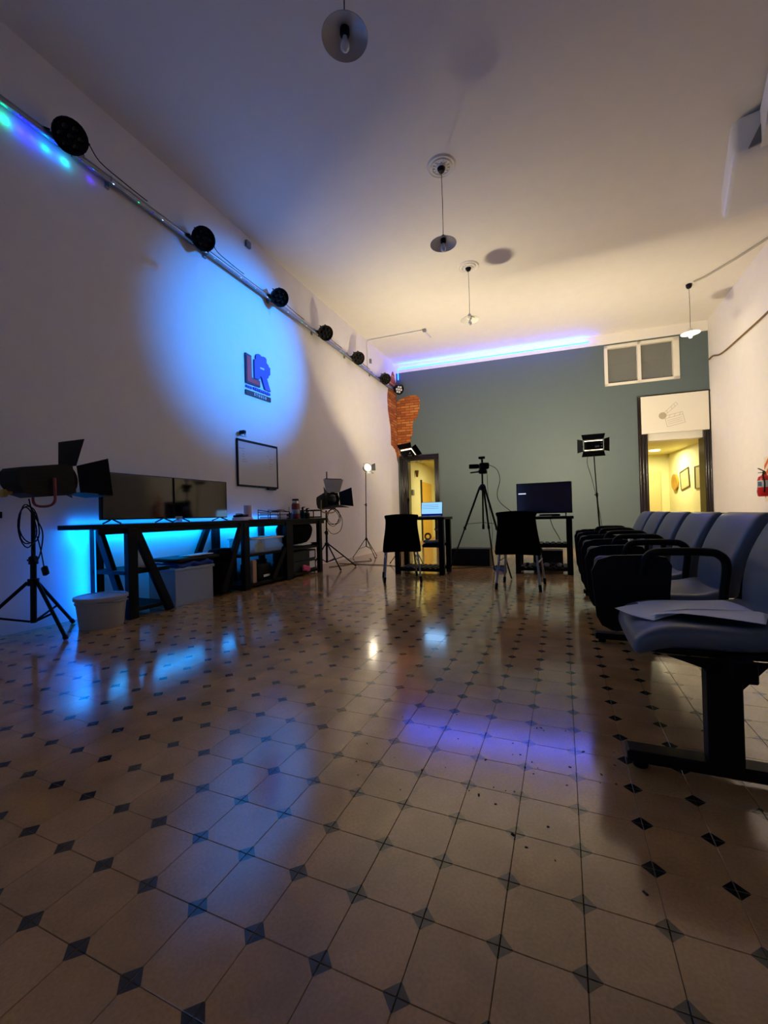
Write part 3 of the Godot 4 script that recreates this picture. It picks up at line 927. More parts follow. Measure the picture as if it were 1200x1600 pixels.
# ---------------------------------------------------------------- wall conduit with stage lights
func make_conduit() -> void:
	var cx := LEFT + 0.05
	var t := thing("conduit", "galvanised pipe running the length of the white left wall", "pipe", Vector3(cx, 4.1, -1.0))
	var st := S()
	tube(st, [Vector3(cx, 4.16, 0.6), Vector3(cx, 4.12, -5.0), Vector3(cx, 4.06, -10.3)], 0.034, 12)
	wobj("pipe", st, mats.galvanised, t)
	for k in 9:
		st = S()
		var z := -0.3 - k * 1.2
		var y := 4.15 - 0.009 * k
		cbox(st, at(LEFT + 0.012, y, z), Vector3(0.02, 0.13, 0.04), 0.003)
		tube(st, arc(Vector3(cx, y, z), Vector3(1, 0, 0), Vector3(0, 1, 0), 0.037, -100, 100, 8), 0.006, 6)
		wobj("pipe_clamp", st, mats.galvanised, t)
	# little coloured lights taped along it
	var cols := [Color(0.1, 1.0, 0.6), Color(0.15, 0.1, 1.0), Color(0.1, 0.7, 1.0), Color(0.75, 0.9, 1.0)]
	var l := thing("fairy_lights", "string of tiny coloured lights taped along the wall pipe", "string lights", Vector3(cx, 4.1, -1.2))
	st = S()
	tube(st, [Vector3(cx + 0.034, 4.112, -0.5), Vector3(cx + 0.034, 4.085, -5.0), Vector3(cx + 0.034, 4.04, -9.8)], 0.003, 5)
	wobj("wire", st, mats.white_plastic, l)
	for k in 44:
		var z := -1.45 - k * 0.185 - 0.05 * sin(k * 1.7)
		st = S()
		var p := Vector3(cx + 0.038, 4.11 - 0.006 * absf(z), z)
		rbox(st, Transform3D(Basis.IDENTITY, p), Vector3(0.008, 0.008, 0.014), 0.003, 2)
		var c: Color = cols[3] if k % 3 == 1 and k > 6 else cols[[0, 1, 2, 1][k % 4]]
		wobj("led_bead", st, glow("bead_%d" % (k % 12), c, 2.0 if k > 6 else 0.9), l)
	for q in [[-1.89, Color(0.05, 0.9, 0.6), 0.005], [-2.0, Color(0.12, 0.05, 1.0), 0.010], [-2.09, Color(0.1, 0.1, 1.0), 0.009], [-2.18, Color(0.0, 0.7, 1.0), 0.004], [-2.25, Color(0.08, 0.1, 1.0), 0.005], [-2.33, Color(0.02, 0.8, 0.95), 0.004], [-2.55, Color(0.3, 0.1, 1.0), 0.0012]]:
		omni("bead_light", Vector3(cx - 0.02, 4.045, q[0]), q[1], q[2], 0.012, l)
	# stage lights
	var zs := [-2.28, -3.72, -5.16, -6.48, -7.78, -9.22, -10.12]
	var names := ["nearest black stage light on the wall pipe, largest in view", "second black stage light along the pipe from the camera", "third black stage light along the pipe, above the logo", "fourth black stage light along the pipe from the camera", "fifth black stage light along the pipe from the camera", "sixth stage light along the pipe, next to the pipe elbow", "last stage light on the pipe, against the bare bricks"]
	for i in 7:
		var y := 4.16 - 0.012 * i
		var base := Vector3(cx, y, zs[i])
		var s := thing("stage_light", names[i], "stage light", base, 0.0, "stage lights on the wall pipe")
		var hc := base + Vector3(0.125, -0.005, 0.0)
		var fwd := Vector3(0.72, -0.5, 0.48).normalized()
		var hx := facing(hc, fwd)
		st = S()
		lathe(st, hx * Transform3D(Basis(Vector3.RIGHT, -PI / 2), Vector3.ZERO), [Vector2(0, -0.085), Vector2(0.07, -0.08), Vector2(0.112, -0.055), Vector2(0.125, 0.0), Vector2(0.13, 0.06), Vector2(0.121, 0.06), Vector2(0.117, 0.03), Vector2(0, 0.03)], 22)
		wobj("lamp_can", st, mats.black_plastic, s)
		for k in 8:
			st = S()
			var a := TAU * k / 8
			cbox(st, hx * Transform3D(Basis(Vector3(0, 0, 1), a), Vector3.ZERO) * at(0, 0.11, 0.05), Vector3(0.007, 0.04, 0.06), 0.001)
			wobj("cooling_fin", st, mats.black_plastic, s)
		st = S()
		for k in 7:
			var a := TAU * k / 6
			var rr := 0.07 if k < 6 else 0.0
			lathe(st, hx * Transform3D(Basis(Vector3.RIGHT, -PI / 2), Vector3(cos(a) * rr, sin(a) * rr, -0.03)), [Vector2(0.03, 0), Vector2(0.022, 0.014), Vector2(0, 0.02)], 10)
		wobj("lens_cluster", st, mats.bulb_glass if i == 6 else mats.black_gloss, s)
		st = S()
		var u := hx.basis.x
		tube(st, curve([hc + u * 0.138, hc + u * 0.14 + Vector3(-0.03, 0.0, 0.04), base + Vector3(0.05, 0.0, 0.03) + u * 0.05, base + Vector3(0.045, 0.0, 0.03) - u * 0.05, hc - u * 0.14 + Vector3(-0.03, 0, 0.04), hc - u * 0.138], 4), 0.008, 6)
		wobj("yoke", st, mats.black_plastic, s)
		st = S()
		cbox(st, Transform3D(Basis.IDENTITY, base + Vector3(0.02, 0.0, 0.03)), Vector3(0.11, 0.09, 0.045), 0.01)
		wobj("clamp", st, mats.black_plastic, s)
		st = S()
		tube(st, curve([hx * Vector3(0, 0.02, 0.07), hc + Vector3(0.0, 0.09, -0.12), base + Vector3(0.04, 0.05, -0.3), base + Vector3(0.03, 0.03, -0.55), base + Vector3(0.03, 0.02, -0.8)], 6), 0.005, 6)
		wobj("cable", st, mats.black_plastic, s)
	# box and branch pipe
	st = S()
	cbox(st, at(LEFT + 0.02, 4.69, -4.69), Vector3(0.04, 0.09, 0.09), 0.005)
	tag(obj("junction_box", st, mats.grey_plastic), "small grey junction box high on the left wall", "junction box")
	t = thing("branch_pipe", "thin grey pipe climbing to the ceiling and across it", "pipe", Vector3(LEFT + 0.02, 4.07, -8.6))
	st = S()
	tube(st, curve([Vector3(LEFT + 0.025, 4.07, -8.6), Vector3(LEFT + 0.025, 4.5, -8.6), Vector3(LEFT + 0.025, 4.72, -8.6), Vector3(LEFT + 0.1, 4.785, -8.6), Vector3(-3.4, 4.79, -8.62), Vector3(-2.62, 4.79, -8.66)], 5), 0.014, 8)
	tube(st, [Vector3(-2.62, 4.79, -8.66), Vector3(-2.6, 4.79, -9.08)], 0.014, 8)
	wobj("pipe", st, mats.white_plastic, t)
	st = S()
	cbox(st, at(-2.61, 4.79, -8.66), Vector3(0.07, 0.05, 0.07), 0.006)
	wobj("elbow_box", st, mats.grey_plastic, t)
	st = S()
	cbox(st, at(LEFT + 0.03, 4.38, -8.75), Vector3(0.03, 0.1, 0.05), 0.004)
	wobj("wall_clip", st, mats.grey_plastic, t)

# ---------------------------------------------------------------- ceiling
func make_ceiling_things() -> void:
	var spots := [[-1.2, -2.4, 3.92, "shade_enamel", "nearest grey pendant lamp with a frosted bulb, at the top edge"], [-1.16, -4.69, 3.92, "shade_enamel", "grey pendant lamp below the ornate ceiling rosette"], [-1.28, -6.78, 3.95, "shade_white", "pale pendant lamp hanging farther down the middle of ceiling"], [2.2, -9.04, 3.94, "shade_white", "white pendant lamp in front of the dark wall corner"]]
	for i in 4:
		var q: Array = spots[i]
		var p := Vector3(q[0], TOP, q[1])
		if i == 1 or i == 2:
			var ro := thing("ceiling_rosette", ["", "ornate plaster ceiling rosette, nearest in view", "smaller looking plaster ceiling rosette farther away"][i], "rosette", p, 0.0, "plaster rosettes")
			var st := S()
			lathe(st, at(0, 0, 0), [Vector2(0.0, -0.03), Vector2(0.06, -0.03), Vector2(0.07, -0.015), Vector2(0.095, -0.012), Vector2(0.105, -0.024), Vector2(0.118, -0.024), Vector2(0.125, -0.01), Vector2(0.142, -0.01), Vector2(0.152, -0.018), Vector2(0.165, -0.006), Vector2(0.168, 0.0)], 32)
			obj("disc", st, mats.ceiling_white, ro)
			for k in 12:
				st = S()
				var a := TAU * k / 12
				rbox(st, Transform3D(Basis(Vector3.UP, -a), Vector3(cos(a) * 0.083, -0.016, sin(a) * 0.083)), Vector3(0.03, 0.014, 0.02), 0.006, 3)
				obj("petal", st, mats.ceiling_white, ro)
		var t := thing("pendant_lamp", q[4], "pendant lamp", p, 0.0, "saucer pendant lamps")
		var dy: float = q[2] - TOP
		var st := S()
		lathe(st, at(0, 0, 0), [Vector2(0, -0.075), Vector2(0.03, -0.07), Vector2(0.042, -0.05), Vector2(0.048, -0.026), Vector2(0.048, 0.0)], 16)
		obj("ceiling_cup", st, mats.black_plastic, t)
		st = S()
		tube(st, [Vector3(0, -0.07, 0), Vector3(0.004, dy * 0.5, 0), Vector3(0, dy + 0.08, 0)], 0.0035, 6)
		obj("cord", st, mats.black_plastic, t)
		st = S()
		lathe(st, at(0, dy, 0), [Vector2(0.148, 0.0), Vector2(0.15, 0.003), Vector2(0.12, 0.022), Vector2(0.06, 0.048), Vector2(0.03, 0.062), Vector2(0.028, 0.058), Vector2(0.058, 0.043), Vector2(0.118, 0.017), Vector2(0.148, 0.0)], 36)
		obj("shade", st, mats[q[3]], t)
		st = S()
		lathe(st, at(0, dy, 0), [Vector2(0, 0.1), Vector2(0.02, 0.098), Vector2(0.03, 0.08), Vector2(0.032, 0.02), Vector2(0.022, 0.008), Vector2(0, 0.006)], 14)
		obj("socket", st, mats.black_plastic if i < 2 else mats.white_plastic, t)
		st = S()
		lathe(st, at(0, dy, 0), [Vector2(0.014, 0.01), Vector2(0.02, -0.02), Vector2(0.03, -0.045), Vector2(0.029, -0.065), Vector2(0.018, -0.08), Vector2(0, -0.085)], 14)
		if i == 3:
			obj("bulb", st, glow("pendant_bulb", Color(1.0, 0.95, 0.85), 3.0), t)
			omni("bulb_light", p + Vector3(0, dy - 0.05, 0), Color(1.0, 0.93, 0.8), 0.09, 0.03, t)
		else:
			obj("bulb", st, mats.bulb_glass, t)
	# wire from the far pendant over the ceiling to the right wall
	var w := thing("ceiling_wire", "flat grey cable cover running across ceiling to the right wall", "cable cover", Vector3(2.25, TOP, -8.95))
	var st2 := S()
	var path := [Vector3(2.25, TOP - 0.012, -8.95), Vector3(2.38, TOP - 0.012, -8.85), Vector3(2.68, TOP - 0.012, -8.42), Vector3(2.95, TOP - 0.012, -7.95)]
	for i in 3:
		sbar(st2, path[i], path[i + 1], 0.05, 0.015)
	wobj("cover", st2, mat("cover_grey", rgb(176, 172, 162), 0.6), w)
	w = thing("wall_cable", "brown cable sagging along the right wall", "cable", Vector3(RIGHT - 0.02, 3.8, -10.5))
	st2 = S()
	tube(st2, curve([Vector3(RIGHT - 0.02, 3.95, -10.85), Vector3(RIGHT - 0.02, 3.94, -10.6), Vector3(RIGHT - 0.02, 3.82, -10.1), Vector3(RIGHT - 0.02, 3.78, -9.1), Vector3(RIGHT - 0.02, 3.76, -8.1), Vector3(RIGHT - 0.02, 3.76, -6.0)], 6), 0.016, 8)
	wobj("cord", st2, mat("brown_cord", rgb(120, 92, 54), 0.6), w)
	make_air_conditioner()
	make_blue_spot()

func make_air_conditioner() -> void:
	# under-ceiling unit, its curved end towards the camera's left
	var t := thing("air_conditioner", "white under-ceiling air conditioner cut by the right edge", "air conditioner", Vector3(2.35, TOP, -5.6))
	var st := S()
	rbox(st, Transform3D(Basis(Vector3.UP, deg_to_rad(-12)), Vector3(2.42, 4.62, -5.85)), Vector3(1.2, 0.4, 1.25), 0.09, 8)
	wobj("body", st, mats.white_plastic, t)
	st = S()
	var lx := Transform3D(Basis(Vector3.UP, deg_to_rad(-12)), Vector3(2.38, 4.58, -5.05))
	prism(st, lx * Transform3D(Basis(Vector3(0, 0, 1), Vector3.UP, Vector3(-1, 0, 0)), Vector3(0.55, 0, 0)), [Vector2(-0.2, 0.2), Vector2(-0.2, -0.16), Vector2(0.1, -0.16), Vector2(0.4, 0.02), Vector2(0.42, 0.2)], 1.05)
	wobj("outlet", st, mats.white_plastic, t)
	for k in 4:
		st = S()
		cbox(st, lx * turned(Vector3(0.0, -0.13 + 0.045 * k, 0.16 + 0.07 * k), 32, 0, 0), Vector3(0.98, 0.012, 0.05), 0.003)
		wobj("louver", st, mats.white_plastic, t)
	st = S()
	prism(st, lx * at(-0.6, -0.155, -0.16), [Vector2(0, 0), Vector2(0.16, 0.02), Vector2(0.14, 0.12), Vector2(0.1, 0.2)], 0.02)
	wobj("side_vent", st, mats.grey_plastic, t)
	st = S()
	rbox(st, at(2.06, 4.419, -5.12), Vector3(0.05, 0.012, 0.1), 0.005, 3)
	wobj("display_light", st, glow("ac_display", Color(0.1, 0.5, 1.0), 1.6), t)

func make_blue_spot() -> void:
	var p := Vector3(RIGHT - 0.2, 4.4, -7.05)
	var aim := (Vector3(LEFT, 3.2, -4.72) - p).normalized()
	var t := thing("blue_spotlight", "blue stage spotlight high on the right wall, aimed at the logo", "stage light", p + Vector3(0.2, 0, 0))
	var hx := facing(p, aim)
	var st := S()
	lathe(st, hx * Transform3D(Basis(Vector3.RIGHT, -PI / 2), Vector3.ZERO), [Vector2(0, -0.12), Vector2(0.06, -0.11), Vector2(0.09, -0.06), Vector2(0.1, 0.06), Vector2(0.094, 0.06), Vector2(0.09, 0.02), Vector2(0, 0.02)], 20)
	wobj("lamp_can", st, mats.white_plastic, t)
	st = S()
	lathe(st, hx * Transform3D(Basis(Vector3.RIGHT, -PI / 2), Vector3(0, 0, -0.03)), [Vector2(0.088, 0), Vector2(0.06, 0.012), Vector2(0, 0.02)], 20)
	wobj("lamp_lens", st, glow("blue_lens", Color(0.02, 0.35, 1.0), 3.0), t)
	st = S()
	tube(st, curve([hx * Vector3(-0.105, 0, 0), hx * Vector3(-0.11, 0.1, 0), hx * Vector3(0, 0.16, 0), hx * Vector3(0.11, 0.1, 0), hx * Vector3(0.105, 0, 0)], 5), 0.008, 6)
	tube(st, [hx * Vector3(0, 0.16, 0), p + Vector3(0.2, 0.16, 0)], 0.012, 8)
	wobj("bracket", st, mats.white_plastic, t)
	var l := SpotLight3D.new()
	l.name = "spot_beam"
	l.light_color = Color(0.0, 0.53, 1.0)
	l.light_energy = 108.0
	l.light_size = 0.06
	l.spot_angle = 12.9
	l.spot_angle_attenuation = 1.0
	l.spot_range = 30.0
	l.spot_attenuation = 2.0
	l.shadow_enabled = true
	t.add_child(l)
	l.global_transform = facing(p + aim * 0.1, aim)

# ---------------------------------------------------------------- left wall and workbench
func make_left_wall_things() -> void:
	var x := LEFT
	# logo: flat cut-outs standing off the wall; outlines in (z, y)
	var wx := Transform3D(Basis(Vector3(0, 0, -1), Vector3.UP, Vector3(1, 0, 0)), Vector3(x + 0.004, 0, 0))
	var t := thing("wall_logo", "red and blue LR wall logo in the middle of blue light", "sign", Vector3(x, 2.57, -4.85))
	var navy := mat("logo_navy", rgb(20, 28, 70), 0.5)
	var red := mat("logo_red", rgb(200, 36, 44), 0.5)
	var blue := mat("logo_blue", rgb(34, 70, 170), 0.5)
	var st := S()
	prism(st, wx, [Vector2(4.583, 3.135), Vector2(4.7, 3.128), Vector2(4.703, 2.822), Vector2(4.875, 2.822), Vector2(4.875, 2.728), Vector2(4.583, 2.72)], 0.02)
	wobj("letter_backing", st, navy, t)
	st = S()
	prism(st, wx * at(0, 0, 0.02), [Vector2(4.6, 3.1), Vector2(4.683, 3.1), Vector2(4.686, 2.805), Vector2(4.858, 2.805), Vector2(4.858, 2.745), Vector2(4.6, 2.745)], 0.006)
	wobj("letter", st, red, t)
	st = S()
	# R merged with a camera operator
	var rr := [Vector2(4.762, 3.1), Vector2(4.796, 3.11), Vector2(4.796, 3.16), Vector2(4.815, 3.19), Vector2(4.85, 3.207), Vector2(4.89, 3.205), Vector2(4.915, 3.19), Vector2(4.96, 3.203), Vector2(5.005, 3.203), Vector2(5.03, 3.18), Vector2(5.03, 3.13), Vector2(5.068, 3.112), Vector2(5.08, 3.088), Vector2(5.11, 3.078), Vector2(5.108, 2.98), Vector2(5.072, 2.946), Vector2(5.063, 2.915), Vector2(5.03, 2.898), Vector2(5.112, 2.727), Vector2(4.986, 2.727), Vector2(4.915, 2.88), Vector2(4.885, 2.9), Vector2(4.865, 2.838), Vector2(4.762, 2.832)]
	var hole := [Vector2(4.876, 3.022), Vector2(4.968, 3.03), Vector2(4.968, 3.004), Vector2(4.876, 3.002)]
	var solid := Geometry2D.clip_polygons(PackedVector2Array(rr), PackedVector2Array([Vector2(4.876, 3.0), Vector2(4.968, 3.0), Vector2(4.968, 2.4), Vector2(4.876, 2.4)]))
	prism(st, wx, rr, 0.02)
	wobj("letter", st, blue, t)
	st = S()
	prism(st, wx * at(0, 0, 0.02), hole, 0.003)
	wobj("letter_eye", st, mats.white_paint, t)
	for k in 3:
		st = S()
		cbox(st, wx * at(4.606 + k * 0.043, 2.678, 0.008), Vector3(0.036, 0.03, 0.016), 0.002)
		wobj("name_letter", st, blue, t)
	for k in 9:
		st = S()
		cbox(st, wx * at(4.757 + k * 0.0415, 2.684, 0.008), Vector3(0.035, 0.034 + 0.006 * (k % 2), 0.016), 0.002)
		wobj("name_letter", st, blue, t)
	st = S()
	prism(st, wx, [Vector2(4.578, 2.628), Vector2(5.116, 2.638), Vector2(5.116, 2.572), Vector2(4.578, 2.562)], 0.014)
	wobj("name_bar", st, mat("logo_black", rgb(12, 12, 20), 0.5), t)
	var tm := TextMesh.new()
	tm.text = "S T U D I O"
	var fnt := SystemFont.new()
	fnt.font_names = PackedStringArray(["Droid Sans"])
	fnt.font_weight = 700
	tm.font = fnt
	tm.font_size = 32
	tm.pixel_size = 0.0017
	tm.depth = 0.003
	var lo := MeshInstance3D.new()
	lo.mesh = tm
	lo.material_override = mats.white_paint
	lo.name = "bar_lettering"
	t.add_child(lo)
	lo.global_transform = wx * at(4.88, 2.6, 0.0155)

	# whiteboard
	t = thing("whiteboard", "black framed whiteboard with faint notes on the left wall", "whiteboard", Vector3(x, 1.3, -4.8))
	st = S()
	bx(st, x + 0.002, x + 0.014, 1.3, 1.915, -5.225, -4.39, 0.002)
	wobj("board", st, mat("board_white", rgb(206, 206, 206), 0.16), t)
	for e in [[1.895, 1.925, -5.24, -4.375], [1.285, 1.31, -5.24, -4.375], [1.285, 1.925, -4.4, -4.375], [1.285, 1.925, -5.24, -5.22]]:
		st = S()
		bx(st, x + 0.001, x + 0.024, e[0], e[1], e[2], e[3], 0.004)
		wobj("frame_rail", st, mats.black_plastic, t)
	st = S()
	bx(st, x + 0.001, x + 0.05, 1.262, 1.284, -5.16, -4.98, 0.004)
	wobj("pen_tray", st, mats.black_plastic, t)
	st = S()
	for q in [[-4.45, 1.8], [-4.52, 1.8], [-4.52, 1.765], [-4.52, 1.73], [-4.52, 1.695], [-4.52, 1.66], [-4.52, 1.625], [-5.03, 1.75], [-5.08, 1.715], [-5.08, 1.68], [-5.08, 1.645], [-5.08, 1.61], [-5.08, 1.575]]:
		var n := 2 + rng.randi() % 3
		for k in n:
			var z0: float = q[0] + 0.04 - k * 0.024
			sbar(st, Vector3(x + 0.0145, q[1] + rng.randf_range(-0.009, 0.009), z0), Vector3(x + 0.0145, q[1] + rng.randf_range(-0.009, 0.009), z0 - 0.018), 0.005, 0.0008, 0.0002, Vector3(1, 0, 0))
	wobj("handwriting", st, mat("marker_ink", rgb(90, 90, 110), 0.6), t)

	# socket with a plug above the board
	t = thing("wall_socket", "white wall socket with a black plug above the whiteboard", "socket", Vector3(x, 2.0, -4.47))
	st = S()
	bx(st, x + 0.001, x + 0.018, 1.97, 2.045, -4.58, -4.46, 0.004)
	wobj("socket_plate", st, mats.white_plastic, t)
	st = S()
	bx(st, x + 0.017, x + 0.02, 2.018, 2.032, -4.55, -4.52, 0.002)
	bx(st, x + 0.017, x + 0.02, 1.985, 1.998, -4.55, -4.52, 0.002)
	wobj("socket_holes", st, mats.black_plastic, t)
	st = S()
	bx(st, x + 0.018, x + 0.1, 1.985, 2.03, -4.47, -4.42, 0.006)
	wobj("plug", st, mats.black_plastic, t)
	st = S()
	bx(st, x + 0.001, x + 0.03, 0.9, 0.95, -1.82, -1.75, 0.004)
	tag(obj("wall_box", st, mats.black_plastic), "small black wall box at the left edge of photo", "wall box")

func make_bench() -> void:
	var f := -3.47     # front face
	var r := -3.925    # rear
	var m: Material = mats.black_wood
	var t := thing("workbench", "long black wooden workbench with slanted braces under two screens", "workbench", Vector3(-3.7, 0, -3.95))
	var st := S()
	bx(st, r, f + 0.02, 0.79, 0.83, -5.78, -2.19, 0.004)
	wobj("worktop", st, m, t)
	st = S()
	bx(st, f - 0.01, f + 0.012, 0.745, 0.79, -5.74, -2.24, 0.003)
	wobj("apron", st, m, t)
	for z in [-2.515, -3.95, -4.8, -5.6]:
		for xx in [f, r]:
			st = S()
			var w := 0.09 if z > -4.0 else (0.16 if z > -5.0 and xx == f else 0.075)
			bx(st, xx - 0.03, xx + 0.03, 0, 0.79, z - w / 2, z + w / 2, 0.004)
			wobj("leg", st, m, t)
	# slanted braces: front face, rear face and left end
	for b in [[Vector3(f, 0.8, -2.545), Vector3(f, 0.0, -2.9)], [Vector3(f, 0.79, -3.9), Vector3(f, 0.05, -3.58)], [Vector3(r + 0.02, 0.79, -3.82), Vector3(r + 0.02, 0.4, -3.62)], [Vector3(r + 0.05, 0.78, -2.5), Vector3(f - 0.05, 0.04, -2.5)], [Vector3(f, 0.44, -4.72), Vector3(f, 0.06, -4.44)]]:
		st = S()
		sbar(st, b[0], b[1], 0.075, 0.045, 0.004, Vector3(1, 0, 0) if absf(b[0].x - b[1].x) < 0.01 else Vector3(0, 0, 1))
		wobj("brace", st, m, t)
	# shelves
	for s in [[-2.9, -2.47, 0.42], [-4.85, -3.9, 0.42], [-5.64, -4.75, 0.42], [-2.9, -2.5, 0.09], [-5.64, -3.9, 0.06]]:
		st = S()
		bx(st, r, f + 0.005, s[2] - 0.035, s[2], s[0], s[1], 0.003)
		wobj("shelf", st, m, t)
	st = S()
	bx(st, f - 0.4, f - 0.36, 0.06, 0.42, -4.2, -3.9, 0.003)
	wobj("partition", st, m, t)

	# blue light strip behind the bench
	var l := thing("bench_led_strip", "blue light strip hidden behind the workbench", "light strip", Vector3(LEFT + 0.03, 0.8, -4.0))
	st = S()
	bx(st, r + 0.05, r + 0.06, 0.784, 0.79, -5.2, -2.3, 0.001)
	bx(st, r + 0.05, r + 0.06, 0.05, 0.78, -2.468, -2.46, 0.001)
	bx(st, r - 0.012, r - 0.002, 0.832, 0.838, -5.2, -2.3, 0.001)
	wobj("led_tape", st, glow("bench_led", Color(0.02, 0.5, 1.0), 1.6), l)
	area_light("tape_glow_down", Vector3(r + 0.055, 0.78, -3.75), Vector3(-0.9, -1.0, 0), Vector2(0.02, 2.9), Color(0.0, 0.56, 1.0), 1.25, l, Vector3(0, 0, 1))
	area_light("tape_glow_up", Vector3(r - 0.005, 0.842, -3.75), Vector3(-0.5, 1.0, 0), Vector2(0.012, 2.9), Color(0.0, 0.5, 1.0), 0.2, l, Vector3(0, 0, 1))
	area_light("tape_glow_end", Vector3(r + 0.06, 0.42, -2.43), Vector3(-0.9, 0.0, 0.8), Vector2(0.02, 0.72), Color(0.0, 0.42, 1.0), 0.3, l)

	# two flat screens
	for q in [[-3.155, -2.42, "flat black television on the workbench, the one nearer the camera"], [-3.915, -3.165, "flat black television on the workbench, nearer the whiteboard"]]:
		var tv := thing("television", q[2], "television", Vector3(-3.7, 0.83, (q[0] + q[1]) / 2), 0.0, "screens on the workbench")
		st = S()
		bx(st, -3.745, -3.7, 0.868, 1.295, q[0], q[1], 0.004)
		wobj("casing", st, mats.black_plastic, tv)
		st = S()
		bx(st, -3.7, -3.697, 0.878, 1.287, q[0] + 0.008, q[1] - 0.008, 0.001)
		wobj("screen", st, mats.black_gloss, tv)
		for z in [q[0] + 0.1, q[1] - 0.1]:
			st = S()
			tube(st, curve([Vector3(-3.6, 0.836, z), Vector3(-3.68, 0.862, z), Vector3(-3.72, 0.876, z), Vector3(-3.76, 0.862, z), Vector3(-3.84, 0.836, z)], 4), 0.007, 6)
			wobj("foot", st, mats.black_plastic, tv)

	# things on the worktop
	st = S()
	lathe(st, at(-3.56, 0.83, -3.1), [Vector2(0, 0), Vector2(0.028, 0), Vector2(0.034, 0.06), Vector2(0.031, 0.06), Vector2(0.026, 0.006), Vector2(0, 0.006)], 16)
	var g := mat("clear_glass", Color(0.8, 0.86, 0.9, 0.3), 0.08)
	g.transparency = BaseMaterial3D.TRANSPARENCY_ALPHA
	tag(obj("drinking_glass", st, g), "small clear glass standing before the televisions", "glass")
	t = thing("router", "white router box with a black top on the workbench", "router", Vector3(-3.65, 0.83, -4.12))
	st = S()
	rbox(st, at(-3.65, 0.85, -4.12), Vector3(0.16, 0.04, 0.2), 0.01, 4)
	wobj("lower_case", st, mats.white_plastic, t)
	st = S()
	rbox(st, turned(Vector3(-3.66, 0.885, -4.1), 0, 12, 4), Vector3(0.13, 0.03, 0.15), 0.01, 4)
	wobj("upper_case", st, mats.black_plastic, t)
	st = S()
	rbox(st, turned(Vector3(-3.66, 0.908, -4.09), 0, 25, 0), Vector3(0.09, 0.016, 0.09), 0.005, 4)
	wobj("adapter", st, mats.white_plastic, t)
	t = thing("paper_roll", "upright pinkish paper towel roll on the workbench", "paper roll", Vector3(-3.75, 0.83, -4.33))
	st = S()
	lathe(st, at(-3.75, 0.83, -4.33), [Vector2(0.018, 0), Vector2(0.05, 0), Vector2(0.05, 0.19), Vector2(0.018, 0.19), Vector2(0.018, 0)], 20)
	wobj("roll", st, mat("towel_paper", rgb(214, 188, 184), 0.9), t)
	st = S()
	bx(st, -3.62, -3.42, 0.83, 0.838, -4.5, -4.02, 0.002)
	tag(obj("magazine", st, mat("magazine_red", rgb(170, 60, 60), 0.5)), "flat red magazine lying under the paper roll", "magazine")
	st = S()
	bx(st, -3.64, -3.44, 0.83, 0.837, -3.99, -3.78, 0.002)
	tag(obj("paper_stack", st, mats.paper), "small white paper pad beside the farther television", "paper")
	t = thing("wire_rack", "wire desk rack holding papers on the workbench", "rack", Vector3(-3.65, 0.83, -4.74))
	st = S()
	for z in [-4.53, -4.74, -4.96]:
		tube(st, [Vector3(-3.55, 0.832, z), Vector3(-3.55, 0.93, z), Vector3(-3.75, 0.96, z), Vector3(-3.75, 0.832, z)], 0.006, 6)
	for y in [0.84, 0.89, 0.93]:
		tube(st, [Vector3(-3.55, y, -4.53), Vector3(-3.55, y, -4.96)], 0.005, 6)
		tube(st, [Vector3(-3.75, y, -4.53), Vector3(-3.75, y, -4.96)], 0.005, 6)
	wobj("frame", st, mats.black_metal, t)
	for k in 2:
		st = S()
		bx(st, -3.74, -3.56, 0.85 + 0.05 * k, 0.865 + 0.05 * k, -4.95, -4.55, 0.002)
		wobj("paper_tray", st, mat("tray_%d" % k, [rgb(190, 170, 160), rgb(206, 206, 210)][k], 0.6), t)
	st = S()
	rbox(st, turned(Vector3(-3.66, 0.95, -4.85), 0, 20, 6), Vector3(0.14, 0.02, 0.18), 0.006, 4)
	tag(obj("notebook", st, mat("notebook_cover", rgb(160, 120, 104), 0.6)), "brown notebook lying on top of the wire rack", "notebook")
	t = thing("mug", "dark blue mug next to the thermos", "mug", Vector3(-3.6, 0.83, -5.02))
	st = S()
	lathe(st, at(-3.6, 0.83, -5.02), [Vector2(0, 0), Vector2(0.038, 0), Vector2(0.04, 0.085), Vector2(0.036, 0.085), Vector2(0.034, 0.008), Vector2(0, 0.008)], 16)
	tube(st, arc(Vector3(-3.6, 0.872, -5.06), Vector3(0, 0, -1), Vector3(0, 1, 0), 0.024, -90, 90, 8), 0.005, 6)
	wobj("cup", st, mat("mug_blue", rgb(28, 34, 80), 0.3), t)
	st = S()
	tube(st, [Vector3(-3.6, 0.84, -5.02), Vector3(-3.61, 1.0, -5.03)], 0.003, 5)
	wobj("stirrer", st, mats.black_plastic, t)
	t = thing("thermos", "red and black thermos bottle with a steel neck", "thermos", Vector3(-3.6, 0.83, -5.18))
	st = S()
	lathe(st, at(-3.6, 0.83, -5.18), [Vector2(0, 0), Vector2(0.058, 0), Vector2(0.06, 0.01), Vector2(0.06, 0.2), Vector2(0.05, 0.225)], 20)
	wobj("bottle", st, mat("thermos_red", rgb(120, 26, 30), 0.35), t)
	st = S()
	lathe(st, at(-3.6, 0.83, -5.18), [Vector2(0.0605, 0.07), Vector2(0.0615, 0.075), Vector2(0.0615, 0.13), Vector2(0.0605, 0.135)], 20)
	wobj("band", st, mats.galvanised, t)
	st = S()
	lathe(st, at(-3.6, 0.83, -5.18), [Vector2(0.05, 0.225), Vector2(0.044, 0.25), Vector2(0.044, 0.262)], 20)
	wobj("neck", st, mats.chrome, t)
	st = S()
	lathe(st, at(-3.6, 0.83, -5.18), [Vector2(0.047, 0.262), Vector2(0.047, 0.285), Vector2(0.04, 0.292), Vector2(0, 0.292)], 20)
